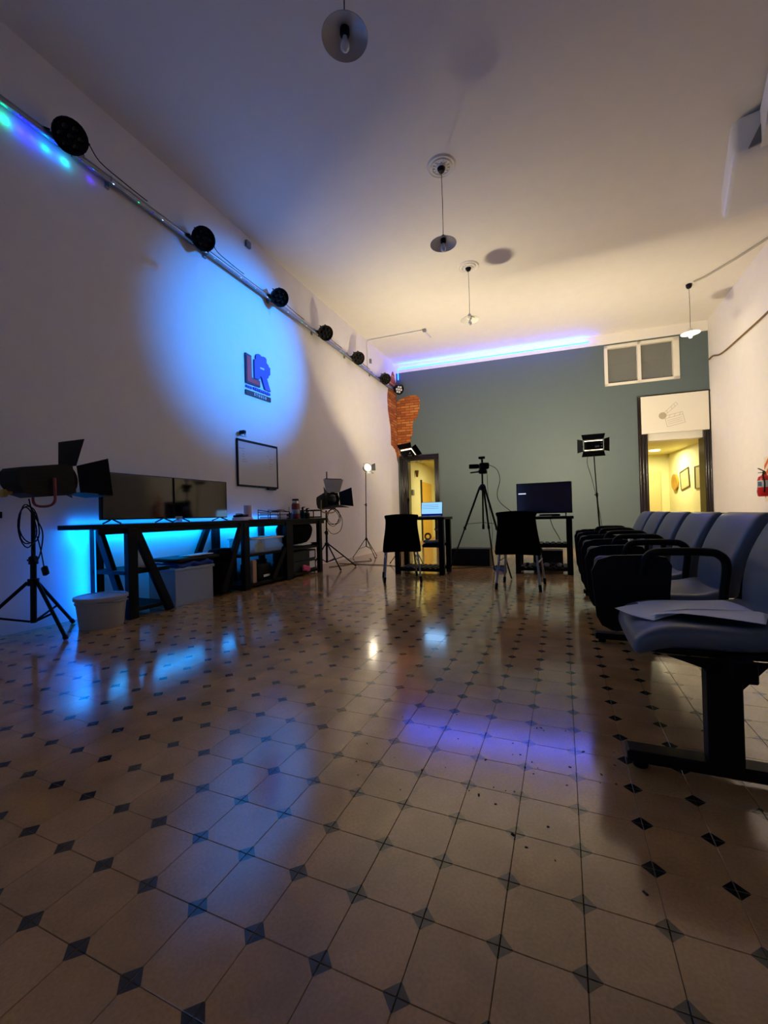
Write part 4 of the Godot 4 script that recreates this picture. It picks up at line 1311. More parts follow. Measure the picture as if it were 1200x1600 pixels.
	wobj("lid", st, mats.black_plastic, t)
	for q in [[-5.36, 0.14, 0.03, "slim dark bottle between the thermos and spray bottle"], [-5.47, 0.12, 0.045, "squat dark spray bottle with a nozzle on the workbench"]]:
		t = thing("bottle", q[3], "bottle", Vector3(-3.6, 0.83, q[0]), 0.0, "bottles on the workbench")
		st = S()
		lathe(st, at(-3.6, 0.83, q[0]), [Vector2(0, 0), Vector2(q[2], 0), Vector2(q[2], q[1] * 0.65), Vector2(0.014, q[1] * 0.85), Vector2(0.014, q[1])], 14)
		wobj("body", st, mats.black_plastic, t)
		st = S()
		lathe(st, at(-3.6, 0.83 + q[1], q[0]), [Vector2(0.016, 0), Vector2(0.016, 0.025), Vector2(0, 0.03)], 12)
		cbox(st, at(-3.58, 0.83 + q[1] + 0.03, q[0]), Vector3(0.05, 0.012, 0.014), 0.003)
		wobj("cap", st, mats.black_plastic, t)
	t = thing("tray_rack", "dark two-tier tray rack at the bench's far end", "rack", Vector3(-3.65, 0.83, -5.66))
	for y in [0.845, 0.95]:
		st = S()
		bx(st, -3.78, -3.52, y - 0.012, y + 0.012, -5.78, -5.54, 0.004)
		wobj("tray", st, mats.dark_wood, t)
	for q in [[-3.77, -5.77], [-3.53, -5.77], [-3.77, -5.55], [-3.53, -5.55]]:
		st = S()
		tube(st, [Vector3(q[0], 0.832, q[1]), Vector3(q[0], 0.96, q[1])], 0.008, 6)
		wobj("post", st, mats.black_metal, t)

	make_shelf_things(f, r)

func make_shelf_things(f: float, r: float) -> void:
	# big clear storage bin with things piled on it
	var clear := mat("bin_plastic", rgb(196, 201, 208), 0.35)
	clear.albedo_color.a = 0.5
	clear.transparency = BaseMaterial3D.TRANSPARENCY_ALPHA
	var t := thing("storage_bin", "large translucent storage bin on the floor under the bench", "storage bin", Vector3(-3.66, 0, -3.22))
	var st := S()
	for e in [[-3.5, -3.49, -3.46, -2.98], [-3.86, -3.85, -3.46, -2.98], [-3.86, -3.49, -3.46, -3.45], [-3.86, -3.49, -2.99, -2.98]]:
		bx(st, e[0], e[1], 0.005, 0.36, e[2], e[3], 0.003)
	bx(st, -3.86, -3.49, 0.0, 0.008, -3.46, -2.98, 0.002)
	wobj("tub", st, clear, t)
	st = S()
	for e in [[-3.5, -3.475, -3.475, -2.965], [-3.875, -3.85, -3.475, -2.965], [-3.875, -3.475, -3.475, -3.45], [-3.875, -3.475, -2.99, -2.965]]:
		bx(st, e[0], e[1], 0.345, 0.372, e[2], e[3], 0.005)
	wobj("rim", st, clear, t)
	var cloth := mat("blue_cloth", rgb(40, 70, 150), 0.8)
	var fold := func(p: Vector3) -> Vector3: return p + Vector3(0, 0.012 * sin(p.z * 31.0) + 0.008 * sin(p.x * 47.0 + p.z * 9.0), 0)
	st = S()
	rbox(st, at(-3.66, 0.398, -3.24), Vector3(0.36, 0.035, 0.46), 0.015, 9, fold)
	tag(obj("blue_bag", st, cloth), "crumpled blue bag lying on the storage bin", "bag")
	st = S()
	rbox(st, turned(Vector3(-3.66, 0.452, -3.28), 0, 3, -1), Vector3(0.34, 0.04, 0.62), 0.012, 6)
	tag(obj("flat_case", st, mats.black_plastic), "flat black case lying over the blue bag", "case")
	st = S()
	rbox(st, turned(Vector3(-3.6, 0.48, -3.35), 0, 8, 0), Vector3(0.16, 0.008, 0.34), 0.003, 3)
	tag(obj("white_folder", st, mats.paper), "white folder on top of the flat black case", "folder")
	# small things on the left shelf
	t = thing("spray_can", "grey spray can on the left shelf of the bench", "can", Vector3(-3.6, 0.42, -2.56))
	st = S()
	lathe(st, at(-3.62, 0.42, -2.64), [Vector2(0, 0), Vector2(0.033, 0), Vector2(0.033, 0.13), Vector2(0.02, 0.145), Vector2(0, 0.145)], 16)
	wobj("can_body", st, mats.galvanised, t)
	st = S()
	lathe(st, at(-3.62, 0.565, -2.64), [Vector2(0.018, 0), Vector2(0.018, 0.018), Vector2(0, 0.02)], 12)
	wobj("nozzle", st, mats.white_plastic, t)
	st = S()
	rbox(st, at(-3.55, 0.432, -2.66), Vector3(0.1, 0.022, 0.2), 0.008, 6, fold)
	tag(obj("cleaning_rag", st, mats.paper), "crumpled pale rag beside the spray can", "rag")
	st = S()
	rbox(st, turned(Vector3(-3.76, 0.51, -2.82), 0, 0, 8), Vector3(0.05, 0.18, 0.1), 0.01, 4)
	tag(obj("white_box", st, mats.white_plastic), "white upright box behind the slanted brace", "box")
	# bag leaning between the legs
	var bulge := func(p: Vector3) -> Vector3: return p * Vector3(1.0 + 0.15 * sin(p.y * 14.0), 1.0, 1.0 + 0.1 * cos(p.y * 11.0))
	st = S()
	rbox(st, at(-3.62, 0.19, -3.67), Vector3(0.3, 0.38, 0.26), 0.09, 8, bulge)
	tag(obj("black_backpack", st, mats.black_fabric), "black backpack on the floor beside the storage bin", "backpack")
	st = S()
	rbox(st, at(-3.6, 0.45, -3.72), Vector3(0.22, 0.13, 0.3), 0.055, 7)
	tag(obj("camera_bag", st, mats.black_fabric), "small black camera bag on top of the backpack", "bag")
	# lidded box with yellow thing on the middle shelf
	t = thing("lidded_box", "clear plastic box with a pale lid on the middle shelf", "storage box", Vector3(-3.65, 0.42, -4.36))
	var z0 := -4.7
	var z1 := -4.06
	st = S()
	for e in [[-3.5, -3.494, z0, z1], [-3.82, -3.814, z0, z1], [-3.82, -3.494, z0, z0 + 0.006], [-3.82, -3.494, z1 - 0.006, z1]]:
		bx(st, e[0], e[1], 0.42, 0.585, e[2], e[3], 0.002)
	var see := mat("box_plastic", Color(0.8, 0.84, 0.86, 0.25), 0.2)
	see.transparency = BaseMaterial3D.TRANSPARENCY_ALPHA
	wobj("tub", st, see, t)
	st = S()
	rbox(st, at(-3.655, 0.597, (z0 + z1) / 2), Vector3(0.36, 0.026, z1 - z0 + 0.04), 0.01, 4)
	wobj("lid", st, mats.white_plastic, t)
	st = S()
	lathe(st, at(-3.6, 0.42, -4.36), [Vector2(0, 0), Vector2(0.055, 0), Vector2(0.058, 0.08), Vector2(0.045, 0.105), Vector2(0.02, 0.11), Vector2(0.02, 0.135), Vector2(0, 0.138)], 16)
	tag(obj("yellow_jar", st, mats.yellow_plastic), "yellow jar showing through the clear lidded box", "jar")
	st = S()
	bx(st, -3.5, -3.46, 0.065, 0.34, -4.13, -4.06, 0.003)
	tag(obj("pale_plank", st, mat("pale_wood", rgb(196, 152, 110), 0.7)), "short pale wooden plank standing on the lower shelf", "plank")
	st = S()
	bx(st, -3.8, -3.72, 0.065, 0.3, -4.65, -4.5, 0.003)
	tag(obj("brown_carton", st, mat("brown_card", rgb(120, 80, 48), 0.8)), "brown carton at the back of the lower shelf", "carton")
	t = thing("equipment_box", "black equipment box with white tag on the lower shelf", "box", Vector3(-3.62, 0.06, -4.32))
	st = S()
	rbox(st, at(-3.65, 0.17, -4.34), Vector3(0.26, 0.21, 0.3), 0.02, 4)
	wobj("case", st, mats.black_plastic, t)
	st = S()
	bx(st, -3.522, -3.516, 0.1, 0.13, -4.45, -4.33, 0.001)
	wobj("tag", st, mats.paper, t)
	# right section
	st = S()
	rbox(st, at(-3.64, 0.62, -5.2), Vector3(0.3, 0.33, 0.6), 0.13, 9, bulge)
	tag(obj("duffel_bag", st, mats.black_fabric), "big black duffel bag on the right shelf of the bench", "bag")
	st = S()
	rbox(st, turned(Vector3(-3.52, 0.45, -5.22), 0, 4, 0), Vector3(0.12, 0.012, 0.34), 0.004, 3)
	tag(obj("paper_ream", st, mats.paper), "white papers under the duffel bag", "papers")
	st = S()
	rbox(st, at(-3.52, 0.44, -5.55), Vector3(0.1, 0.04, 0.12), 0.018, 5)
	tag(obj("pouch", st, mats.black_fabric), "small black pouch at the end of right shelf", "pouch")
	for k in 2:
		t = thing("label_box", ["upper dark box with a white label on the lower right shelf", "lower dark box with a white label on the lower right shelf"][k], "box", Vector3(-3.65, 0.06 + 0.15 * (1 - k), -5.2), 0.0, "dark labelled boxes")
		var y0 := 0.062 + 0.152 * (1 - k)
		st = S()
		bx(st, -3.82, -3.5, y0, y0 + 0.146, -5.54, -4.9, 0.006)
		wobj("carton", st, mat("dark_teal_card", rgb(24, 34, 40), 0.6), t)
		st = S()
		bx(st, -3.5, -3.496, y0 + 0.025, y0 + 0.125, -5.5, -5.36, 0.001)
		wobj("label", st, mats.paper, t)
	st = S()
	rbox(st, turned(Vector3(-3.47, 0.1, -5.22), 0, 5, 10), Vector3(0.04, 0.08, 0.2), 0.018, 6, fold)
	tag(obj("pink_cloth", st, mat("pink", rgb(226, 90, 130), 0.8)), "bright pink cloth in front of the labelled boxes", "cloth")

	# bucket
	t = thing("bucket", "white plastic bucket with a lid by the bench's left end", "bucket", Vector3(-3.5, 0, -2.27))
	var white := mat("bucket_white", rgb(170, 168, 162), 0.45)
	st = S()
	lathe(st, at(-3.5, 0, -2.27), [Vector2(0, 0), Vector2(0.15, 0), Vector2(0.155, 0.008), Vector2(0.175, 0.19), Vector2(0.182, 0.192), Vector2(0.184, 0.205), Vector2(0.178, 0.208), Vector2(0.18, 0.232)], 32)
	wobj("pail", st, white, t)
	st = S()
	lathe(st, at(-3.5, 0, -2.27), [Vector2(0.18, 0.225), Vector2(0.192, 0.227), Vector2(0.192, 0.25), Vector2(0.183, 0.254), Vector2(0.175, 0.247), Vector2(0, 0.249)], 32)
	wobj("lid", st, white, t)
	st = S()
	tube(st, arc(Vector3(-3.5, 0.2, -2.27), Vector3(0.72, 0, -0.69), Vector3(0.69, 0.1, 0.72), 0.19, -85, 85, 14), 0.004, 6)
	wobj("handle", st, mats.galvanised, t)

# ---------------------------------------------------------------- desks, chairs, tripod
func make_desk(label: String, x0: float, x1: float, z0: float, z1: float, top: float, shelf_y: float, from_x: float) -> void:
	# z0: rear, z1: front
	var m: Material = mats.black_wood
	var t := thing("desk", label, "desk", Vector3((x0 + x1) / 2, 0, (z0 + z1) / 2), 0.0, "black slatted desks")
	var st := S()
	bx(st, x0 - 0.02, x1 + 0.02, top - 0.035, top, z0 - 0.02, z1 + 0.02, 0.004)
	wobj("desktop", st, m, t)
	for x in [x0 + 0.035, x1 - 0.035]:
		for z in [z0 + 0.035, z1 - 0.035]:
			st = S()
			bx(st, x - 0.035, x + 0.035, 0, top - 0.035, z - 0.035, z + 0.035, 0.004)
			wobj("leg", st, m, t)
	for y in [0.075, shelf_y]:
		for z in [z0 + 0.035, z1 - 0.035]:
			st = S()
			bx(st, (x0 if y < 0.1 else from_x) + 0.05, x1 - 0.05, y - 0.03, y + 0.01, z - 0.02, z + 0.02, 0.003)
			wobj("rail", st, m, t)
		var n := 8
		for k in n:
			st = S()
			var a: float = lerpf((x0 if y < 0.1 else from_x) + 0.09, x1 - 0.09, float(k) / (n - 1))
			bx(st, a - 0.025, a + 0.025, y + 0.011, y + 0.025, z0 + 0.01, z1 - 0.01, 0.003)
			wobj("slat", st, m, t)

func make_chair(label: String, p: Vector3, turn: float) -> void:
	# plastic shell chair under a black cover, seen from behind; local -z is the front, origin under the backrest
	var t := thing("chair", label, "chair", p, turn, "black covered chairs")
	var st := S()
	var shape := func(v: Vector3) -> Vector3:
		var k := (v.y + 0.23) / 0.46           # 0 bottom, 1 top
		var wide := lerpf(1.13, 0.93, smoothstep(0.0, 0.85, k)) + 0.08 * smoothstep(0.86, 1.0, k)
		var sag := 0.03 * (1.0 - 4.0 * v.x * v.x / 0.2) * (k - 0.2)
		return Vector3(v.x * wide, v.y + 0.015 * cos(v.x * 7.0) * k + 0.02 * absf(v.x) * (1.0 - k) * -2.0, v.z + sag + 0.05 * k - 0.02 * sin(k * 3.0))
	rbox(st, at(0, 0.61, 0.02), Vector3(0.43, 0.46, 0.045), 0.02, 10, shape)
	obj("backrest", st, mats.black_fabric, t)
	st = S()
	rbox(st, at(0, 0.425, -0.2), Vector3(0.43, 0.05, 0.43), 0.022, 8, func(v: Vector3) -> Vector3: return v + Vector3(0, -0.02 * cos(v.x * 6.0) - 0.03 * smoothstep(0.12, 0.24, -v.z), 0))
	obj("seat", st, mats.black_fabric, t)
	for sx in [-1.0, 1.0]:
		for q in [[0.0, 0.07, 0.43], [-0.37, -0.43, 0.4]]:
			st = S()
			tube(st, [Vector3(sx * 0.19, q[2], q[0]), Vector3(sx * 0.225, 0.05, q[1])], 0.012, 10)
			var leg := obj("leg", st, mats.steel_leg, t)
			st = S()
			tube(st, [Vector3(sx * 0.2232, 0.07, lerpf(q[1], q[0], 0.05)), Vector3(sx * 0.23, 0.0, q[1])], 0.017, 10)
			obj("rubber_foot", st, mats.black_plastic, leg)
		st = S()
		tube(st, [Vector3(sx * 0.21, 0.3, 0.01), Vector3(sx * 0.21, 0.3, -0.38)], 0.008, 8)
		obj("stretcher", st, mats.steel_leg, t)

func make_middle() -> void:
	make_desk("black desk with the laptop at the left doorway", -2.22, -1.5, -6.05, -5.6, 0.8, 0.41, -1.86)
	make_desk("black desk with the monitor in the middle of the hall", -0.6, 0.12, -6.42, -5.98, 0.77, 0.385, -0.6)
	make_chair("black chair before the laptop desk", Vector3(-1.88, 0, -4.99), 25.0)
	make_chair("black chair before the monitor desk", Vector3(-0.453, 0, -4.78), -3.0)
	# laptop
	var t := thing("laptop", "open laptop with a bright blue screen on the left desk", "laptop", Vector3(-1.735, 0.8, -5.83))
	var st := S()
	rbox(st, at(-1.735, 0.809, -5.76), Vector3(0.32, 0.016, 0.22), 0.006, 4)
	wobj("keyboard_base", st, mats.grey_plastic, t)
	var lid := turned(Vector3(-1.735, 0.915, -5.885), -8, 0, 0)
	st = S()
	cbox(st, lid, Vector3(0.32, 0.205, 0.008), 0.003)
	wobj("lid", st, mats.black_plastic, t)
	st = S()
	cbox(st, lid * at(0, 0.015, 0.0045), Vector3(0.306, 0.165, 0.001), 0.0002)
	wobj("screen", st, glow("laptop_screen", Color(0.55, 0.78, 1.0), 0.95), t)
	st = S()
	cbox(st, lid * at(0, -0.082, 0.0045), Vector3(0.306, 0.03, 0.001), 0.0002)
	wobj("screen_bar", st, glow("laptop_bar", Color(0.05, 0.1, 0.5), 0.4), t)
	st = S()
	for y in [0.06, 0.035, 0.01]:
		cbox(st, lid * at(-0.02, y, 0.0052), Vector3(0.24, 0.004, 0.0004), 0.0001)
	wobj("screen_lines", st, glow("laptop_lines", Color(0.3, 0.4, 0.7), 0.4), t)
	area_light("screen_light", lid * Vector3(0, 0.015, 0.012), lid.basis.z, Vector2(0.3, 0.165), Color(0.55, 0.78, 1.0), 0.06, t)
	# odds and ends around the left desk
	st = S()
	rbox(st, turned(Vector3(-1.68, 0.452, -5.8), 0, 10, 0), Vector3(0.3, 0.035, 0.3), 0.01, 6, func(v: Vector3) -> Vector3: return v + Vector3(0, 0.01 * sin(v.x * 30.0), 0))
	tag(obj("grey_folder", st, mats.grey_plastic), "grey folder on the shelf below the laptop", "folder")
	t = thing("tape_roll", "roll of pale tape on the desk shelf", "tape roll", Vector3(-1.78, 0.475, -5.8))
	st = S()
	tube(st, arc(Vector3(-1.78, 0.525, -5.8), Vector3(1, 0, 0), Vector3(0, 1, 0), 0.04, 0, 340, 17), 0.014, 8, -1.0, true)
	wobj("ring", st, mat("pale_tape", rgb(220, 200, 150), 0.5), t)
	st = S()
	rbox(st, at(-2.0, 0.82, -5.8), Vector3(0.1, 0.04, 0.07), 0.018, 5)
	tag(obj("desk_gadget", st, mats.grey_plastic), "small grey gadget on the desk behind the chair", "gadget")
	t = thing("clamp_stand", "chrome clamp on a short black post under the laptop desk", "clamp", Vector3(-1.7, 0.43, -5.95))
	st = S()
	tube(st, [Vector3(-1.7, 0.44, -5.95), Vector3(-1.7, 0.76, -5.95)], 0.012, 8)
	wobj("post", st, mats.black_metal, t)
	st = S()
	rbox(st, at(-1.66, 0.62, -5.94), Vector3(0.12, 0.035, 0.03), 0.012, 4)
	tube(st, [Vector3(-1.64, 0.52, -5.94), Vector3(-1.64, 0.75, -5.94)], 0.015, 8)
	wobj("jaw", st, mats.chrome, t)

	# monitor
	t = thing("monitor", "dark blue monitor showing a small white caption", "monitor", Vector3(-0.225, 0.77, -6.2))
	st = S()
	bx(st, -0.582, 0.132, 0.812, 1.238, -6.225, -6.19, 0.004)
	wobj("casing", st, mats.black_plastic, t)
	st = S()
	bx(st, -0.57, 0.12, 0.826, 1.228, -6.19, -6.188, 0.0005)
	var scr := glow("monitor_screen", Color(0.06, 0.06, 0.19), 0.12, rgb(6, 6, 12))
	scr.roughness = 0.12
	wobj("screen", st, scr, t)
	st = S()
	for k in 7:
		bx(st, -0.555 + k * 0.0145, -0.544 + k * 0.0145, 1.085, 1.1, -6.188, -6.187, 0.0002)
	wobj("screen_caption", st, glow("caption_glow", Color(0.9, 0.9, 1.0), 1.0), t)
	for x in [-0.45, 0.05]:
		st = S()
		tube(st, curve([Vector3(x, 0.776, -6.08), Vector3(x, 0.8, -6.17), Vector3(x, 0.815, -6.2), Vector3(x, 0.8, -6.24), Vector3(x, 0.776, -6.32)], 4), 0.008, 6)
		wobj("foot", st, mats.black_plastic, t)
	st = S()
	rbox(st, at(-0.15, 0.788, -6.08), Vector3(0.26, 0.03, 0.1), 0.008, 4)
	tag(obj("video_switcher", st, mats.black_plastic), "black control box on the desk under the monitor", "control box")
	st = S()
	rbox(st, turned(Vector3(-0.28, 0.776, -6.06), 0, 4, 0), Vector3(0.3, 0.006, 0.16), 0.002, 3)
	tag(obj("desk_paper", st, mats.paper), "white sheet on the monitor desk", "paper")
	st = S()
	tube(st, curve([Vector3(-0.16, 0.76, -6.3), Vector3(-0.12, 0.62, -6.32), Vector3(-0.06, 0.5, -6.33), Vector3(-0.03, 0.43, -6.33)], 6), 0.005, 6)
	tag(obj("monitor_cable", st, mats.black_plastic), "black cable hanging below the monitor desk top", "cable")
	for k in 6:
		st = S()
		rbox(st, turned(Vector3(-0.45 + k * 0.08, 0.125, -6.06), 0, 30 * k, 0), Vector3(0.05, 0.045, 0.06), 0.016, 4)
		tag(obj("cable_reel", st, mats.grey_plastic if k % 2 else mats.black_plastic), ["first", "second", "third", "fourth", "fifth", "sixth"][k] + " small adapter from the left on the desk's bottom shelf", "adapter", "adapters on the bottom shelf")

	# low black boxes
	st = S()
	bx(st, -1.67, -1.06, 0.0, 0.275, -7.0, -6.7, 0.006)
	tag(obj("flight_case", st, mats.black_plastic), "low black case on the floor behind the camera tripod", "case")
	st = S()
	bx(st, -0.42, 0.0, 0.0, 0.25, -7.1, -6.8, 0.006)
	tag(obj("flight_case", st, mats.black_plastic), "low black case on the floor behind the monitor desk", "case")
	t = thing("cable_drum", "small blue cable drum on the floor near the tripod", "cable drum", Vector3(-0.85, 0, -6.3))
	st = S()
	lathe(st, at(-0.85, 0.0, -6.3), [Vector2(0, 0), Vector2(0.09, 0), Vector2(0.1, 0.03), Vector2(0.09, 0.05), Vector2(0, 0.05)], 18)
	wobj("drum", st, mat("drum_blue", rgb(60, 110, 190), 0.4), t)
	st = S()
	tube(st, arc(Vector3(-0.85, 0.055, -6.3), Vector3(1, 0, 0), Vector3(0, 0, 1), 0.07, 0, 340, 17), 0.01, 6, -1.0, true)
	wobj("cord", st, mats.black_plastic, t)

	# video camera on its tripod
	var c := Vector3(-0.985, 0, -5.77)
	t = thing("camera_tripod", "black camera tripod with three spread legs", "tripod", c)
	var apex := c + Vector3(0.005, 1.2, 0)
	for q in [Vector3(-1.47, 0, -5.69), Vector3(-0.92, 0, -6.2), Vector3(-0.6, 0, -5.45)]:
		var d := Vector3(q.x - c.x, 0, q.z - c.z).normalized() * 0.035
		var knee: Vector3 = (apex + d).lerp(q, 0.47)
		st = S()
		tube(st, [apex + d, knee], 0.014, 8)
		wobj("leg", st, mats.black_metal, t)
		st = S()
		tube(st, [knee, q + Vector3(0, 0.012, 0)], 0.01, 8)
		lathe(st, Transform3D(Basis.IDENTITY, knee - Vector3(0, 0.02, 0)), [Vector2(0, 0), Vector2(0.018, 0), Vector2(0.018, 0.045), Vector2(0, 0.045)], 8)
		wobj("lower_leg", st, mats.black_metal, t)
		st = S()
		tube(st, [c + Vector3(0, 0.71, 0), (apex + d).lerp(q, 0.42)], 0.004, 6)
		wobj("spreader", st, mats.black_metal, t)
	st = S()
	tube(st, [c + Vector3(0, 0.66, 0), c + Vector3(0.005, 1.38, 0)], 0.012, 8)
	tube(st, [c + Vector3(0, 0.62, 0), c + Vector3(0.0, 0.68, 0)], 0.017, 8)
	wobj("center_column", st, mats.black_metal, t)
	st = S()
	lathe(st, Transform3D(Basis.IDENTITY, apex - Vector3(0, 0.05, 0)), [Vector2(0, 0), Vector2(0.04, 0), Vector2(0.045, 0.05), Vector2(0.025, 0.08), Vector2(0, 0.085)], 12)
	wobj("shoulder", st, mats.black_metal, t)
	st = S()
	rbox(st, Transform3D(Basis.IDENTITY, c + Vector3(0.015, 1.4, 0)), Vector3(0.11, 0.06, 0.1), 0.02, 5)
	tube(st, [c + Vector3(-0.03, 1.4, 0.02), c + Vector3(-0.13, 1.385, 0.12)], 0.01, 8)
	wobj("pan_head", st, mats.black_plastic, t)
	t = thing("video_camera", "black video camera mounted on the tripod", "video camera", c + Vector3(0.01, 1.43, 0))
	st = S()
	rbox(st, Transform3D(Basis(Vector3.UP, 0.3), c + Vector3(0.03, 1.475, 0)), Vector3(0.13, 0.085, 0.12), 0.02, 5)
	wobj("body", st, mats.black_plastic, t)
	st = S()
	rbox(st, Transform3D(Basis(Vector3.UP, 0.3), c + Vector3(-0.1, 1.475, 0.03)), Vector3(0.13, 0.06, 0.05), 0.01, 5)
	wobj("viewfinder", st, mats.black_plastic, t)
	st = S()
	tube(st, [c + Vector3(0.01, 1.51, 0), c + Vector3(0.005, 1.57, 0)], 0.014, 8)
	rbox(st, Transform3D(Basis.IDENTITY, c + Vector3(0.005, 1.59, 0)), Vector3(0.09, 0.035, 0.05), 0.014, 5)
	wobj("microphone", st, mats.black_plastic, t)
	st = S()
	tube(st, curve([c + Vector3(0.09, 1.49, 0.02), c + Vector3(0.2, 1.42, 0.03), c + Vector3(0.24, 1.28, 0.03), c + Vector3(0.2, 1.1, 0.03), c + Vector3(0.23, 0.98, 0.02), c + Vector3(0.38, 0.84, -0.05), c + Vector3(0.48, 0.79, -0.25)], 7), 0.0045, 6)
	tag(obj("camera_cable", st, mats.black_plastic), "black cable from the video camera to the monitor desk", "cable")
	st = S()
	tube(st, curve([c + Vector3(0.07, 1.38, 0.0), c + Vector3(0.08, 0.95, 0.0), c + Vector3(0.12, 0.6, 0.0), c + Vector3(0.1, 0.4, -0.05), c + Vector3(0.17, 0.2, -0.1), c + Vector3(0.14, 0.03, -0.3)], 7), 0.003, 6)
	tag(obj("camera_lead", st, mats.black_plastic), "thin black lead hanging down beside the tripod", "cable")
	# cables on the floor
	st = S()
	tube(st, curve([Vector3(-3.7, 0.008, -6.62), Vector3(-3.3, 0.008, -6.56), Vector3(-2.7, 0.008, -6.5), Vector3(-2.3, 0.008, -6.3), Vector3(-1.9, 0.008, -6.4), Vector3(-1.45, 0.008, -6.35), Vector3(-1.2, 0.008, -6.55), Vector3(-0.85, 0.008, -6.4)], 8), 0.006, 6)
	tag(obj("floor_cable", st, mats.black_plastic), "long dark cable lying on the floor behind the chairs", "cable")
	st = S()
	tube(st, curve([Vector3(-3.6, 0.008, -6.1), Vector3(-3.45, 0.008, -6.45), Vector3(-3.5, 0.008, -6.85), Vector3(-3.3, 0.008, -7.1), Vector3(-3.5, 0.008, -7.5)], 8), 0.006, 6)
	tag(obj("floor_cable", st, mats.black_plastic), "dark cable curling on the floor between the two left stands", "cable")

# ---------------------------------------------------------------- seats
func make_seats() -> void:
	var t := thing("seat_row", "row of joined blue-grey seats with black arms at the right", "seat row", Vector3(0.45, 0, -3.1))
	var st := S()
	bx(st, 0.44, 0.5, 0.335, 0.395, -5.05, -1.5, 0.004)
	wobj("beam", st, mats.black_metal, t)
	for z in [-1.6, -3.02, -4.6]:
		st = S()
		bx(st, 0.395, 0.485, 0.05, 0.34, z - 0.03, z + 0.03, 0.005)
		prism(st, at(0, 0, z - 0.008), [Vector2(0.395, 0.18), Vector2(0.395, 0.34), Vector2(0.3, 0.37), Vector2(0.56, 0.37), Vector2(0.485, 0.28)], 0.016)
		wobj("post", st, mats.black_metal, t)
		st = S()
		bx(st, 0.175, 0.86, 0.022, 0.06, z - 0.035, z + 0.035, 0.006)
		wobj("foot_bar", st, mats.black_metal, t)
		for x in [0.215, 0.82]:
			st = S()
			lathe(st, at(x, 0, z), [Vector2(0, 0), Vector2(0.022, 0), Vector2(0.024, 0.01), Vector2(0.012, 0.025)], 12)
			wobj("glide", st, mats.black_plastic, t)
	var seat_bend := func(v: Vector3) -> Vector3:
		# v.x: -0.21 front .. 0.21 back; front falls away, sides rise a little
		var k := clampf((-v.x - 0.08) / 0.13, 0.0, 1.0)
		var kb := clampf((v.x - 0.08) / 0.13, 0.0, 1.0)
		return Vector3(v.x, v.y - 0.045 * k * k + 0.035 * kb * kb - 0.012 * cos(v.z * 6.5) + 0.012, v.z * (1.0 - 0.12 * kb * kb))
	var back_bend := func(v: Vector3) -> Vector3:
		# v.y: -0.18 .. 0.18
		var k := (v.y + 0.18) / 0.36
		var wide := lerpf(0.84, 1.0, smoothstep(0.0, 0.6, k))
		return Vector3(v.x + 0.12 * k * k - 0.035 * cos(v.z * 5.5) * 0.6 + 0.02, v.y, v.z * wide)
	for i in 6:
		var z := -1.8 - 0.565 * i
		st = S()
		rbox(st, at(0.415, 0.425, z), Vector3(0.42, 0.075, 0.475), 0.034, 12, seat_bend)
		wobj("seat", st, mats.seat_fabric, t)
		st = S()
		rbox(st, at(0.42, 0.385, z), Vector3(0.34, 0.03, 0.4), 0.012, 4)
		wobj("seat_pan", st, mats.black_plastic, t)
		st = S()
		rbox(st, at(0.63, 0.635, z), Vector3(0.06, 0.36, 0.47), 0.028, 12, back_bend)
		wobj("backrest", st, mats.seat_fabric, t)
		st = S()
		rbox(st, at(0.672, 0.635, z), Vector3(0.022, 0.35, 0.46), 0.01, 10, back_bend)
		wobj("back_shell", st, mats.black_plastic, t)
		for s in [-0.1, 0.1]:
			st = S()
			tube(st, curve([Vector3(0.5, 0.37, z + s), Vector3(0.62, 0.375, z + s), Vector3(0.69, 0.44, z + s), Vector3(0.685, 0.56, z + s)], 4), 0.014, 8)
			wobj("back_bracket", st, mats.black_metal, t)
	for i in 6:
		var z := -2.08 - 0.565 * i
		st = S()
		tube(st, curve([Vector3(0.575, 0.37, z), Vector3(0.59, 0.5, z), Vector3(0.6, 0.61, z), Vector3(0.575, 0.65, z), Vector3(0.53, 0.66, z), Vector3(0.4, 0.66, z), Vector3(0.345, 0.652, z), Vector3(0.32, 0.62, z), Vector3(0.305, 0.56, z)], 5), 0.017, 10)
		wobj("armrest", st, mats.black_plastic, t)
		# writing board folded down beside the arm
		st = S()
		var dip: float = [0.0, 0.03, 0.06, 0.1, 0.1, 0.1][i]
		prism(st, at(0, 0, z - 0.035), [Vector2(0.13, 0.37 - dip), Vector2(0.15, 0.33 - dip), Vector2(0.19, 0.31 - dip), Vector2(0.34, 0.31 - dip), Vector2(0.385, 0.33 - dip), Vector2(0.405, 0.4 - dip), Vector2(0.42, 0.6), Vector2(0.4, 0.635), Vector2(0.34, 0.645), Vector2(0.2, 0.64), Vector2(0.14, 0.62), Vector2(0.115, 0.57)], 0.02)
		wobj("folding_board", st, mats.black_plastic, t)
		st = S()
		rbox(st, at(0.23, 0.56, z - 0.1), Vector3(0.2, 0.14, 0.11), 0.03, 5)
		wobj("board_hinge", st, mats.black_plastic, t)
	# loose sheets on the first seat
	var sag := func(v: Vector3) -> Vector3: return v + Vector3(0, -0.02 * smoothstep(0.05, 0.2, -v.x) + 0.006 * sin(v.z * 14.0 + v.x * 9.0), 0)
	var q := [[Vector3(0.36, 0.474, -1.84), 28.0, "white paper sheet overhanging the front of the nearest seat"], [Vector3(0.43, 0.482, -1.88), 8.0, "white paper sheet lying flat on the nearest seat's back half"], [Vector3(0.45, 0.488, -1.74), -22.0, "topmost white paper sheet on the nearest seat"]]
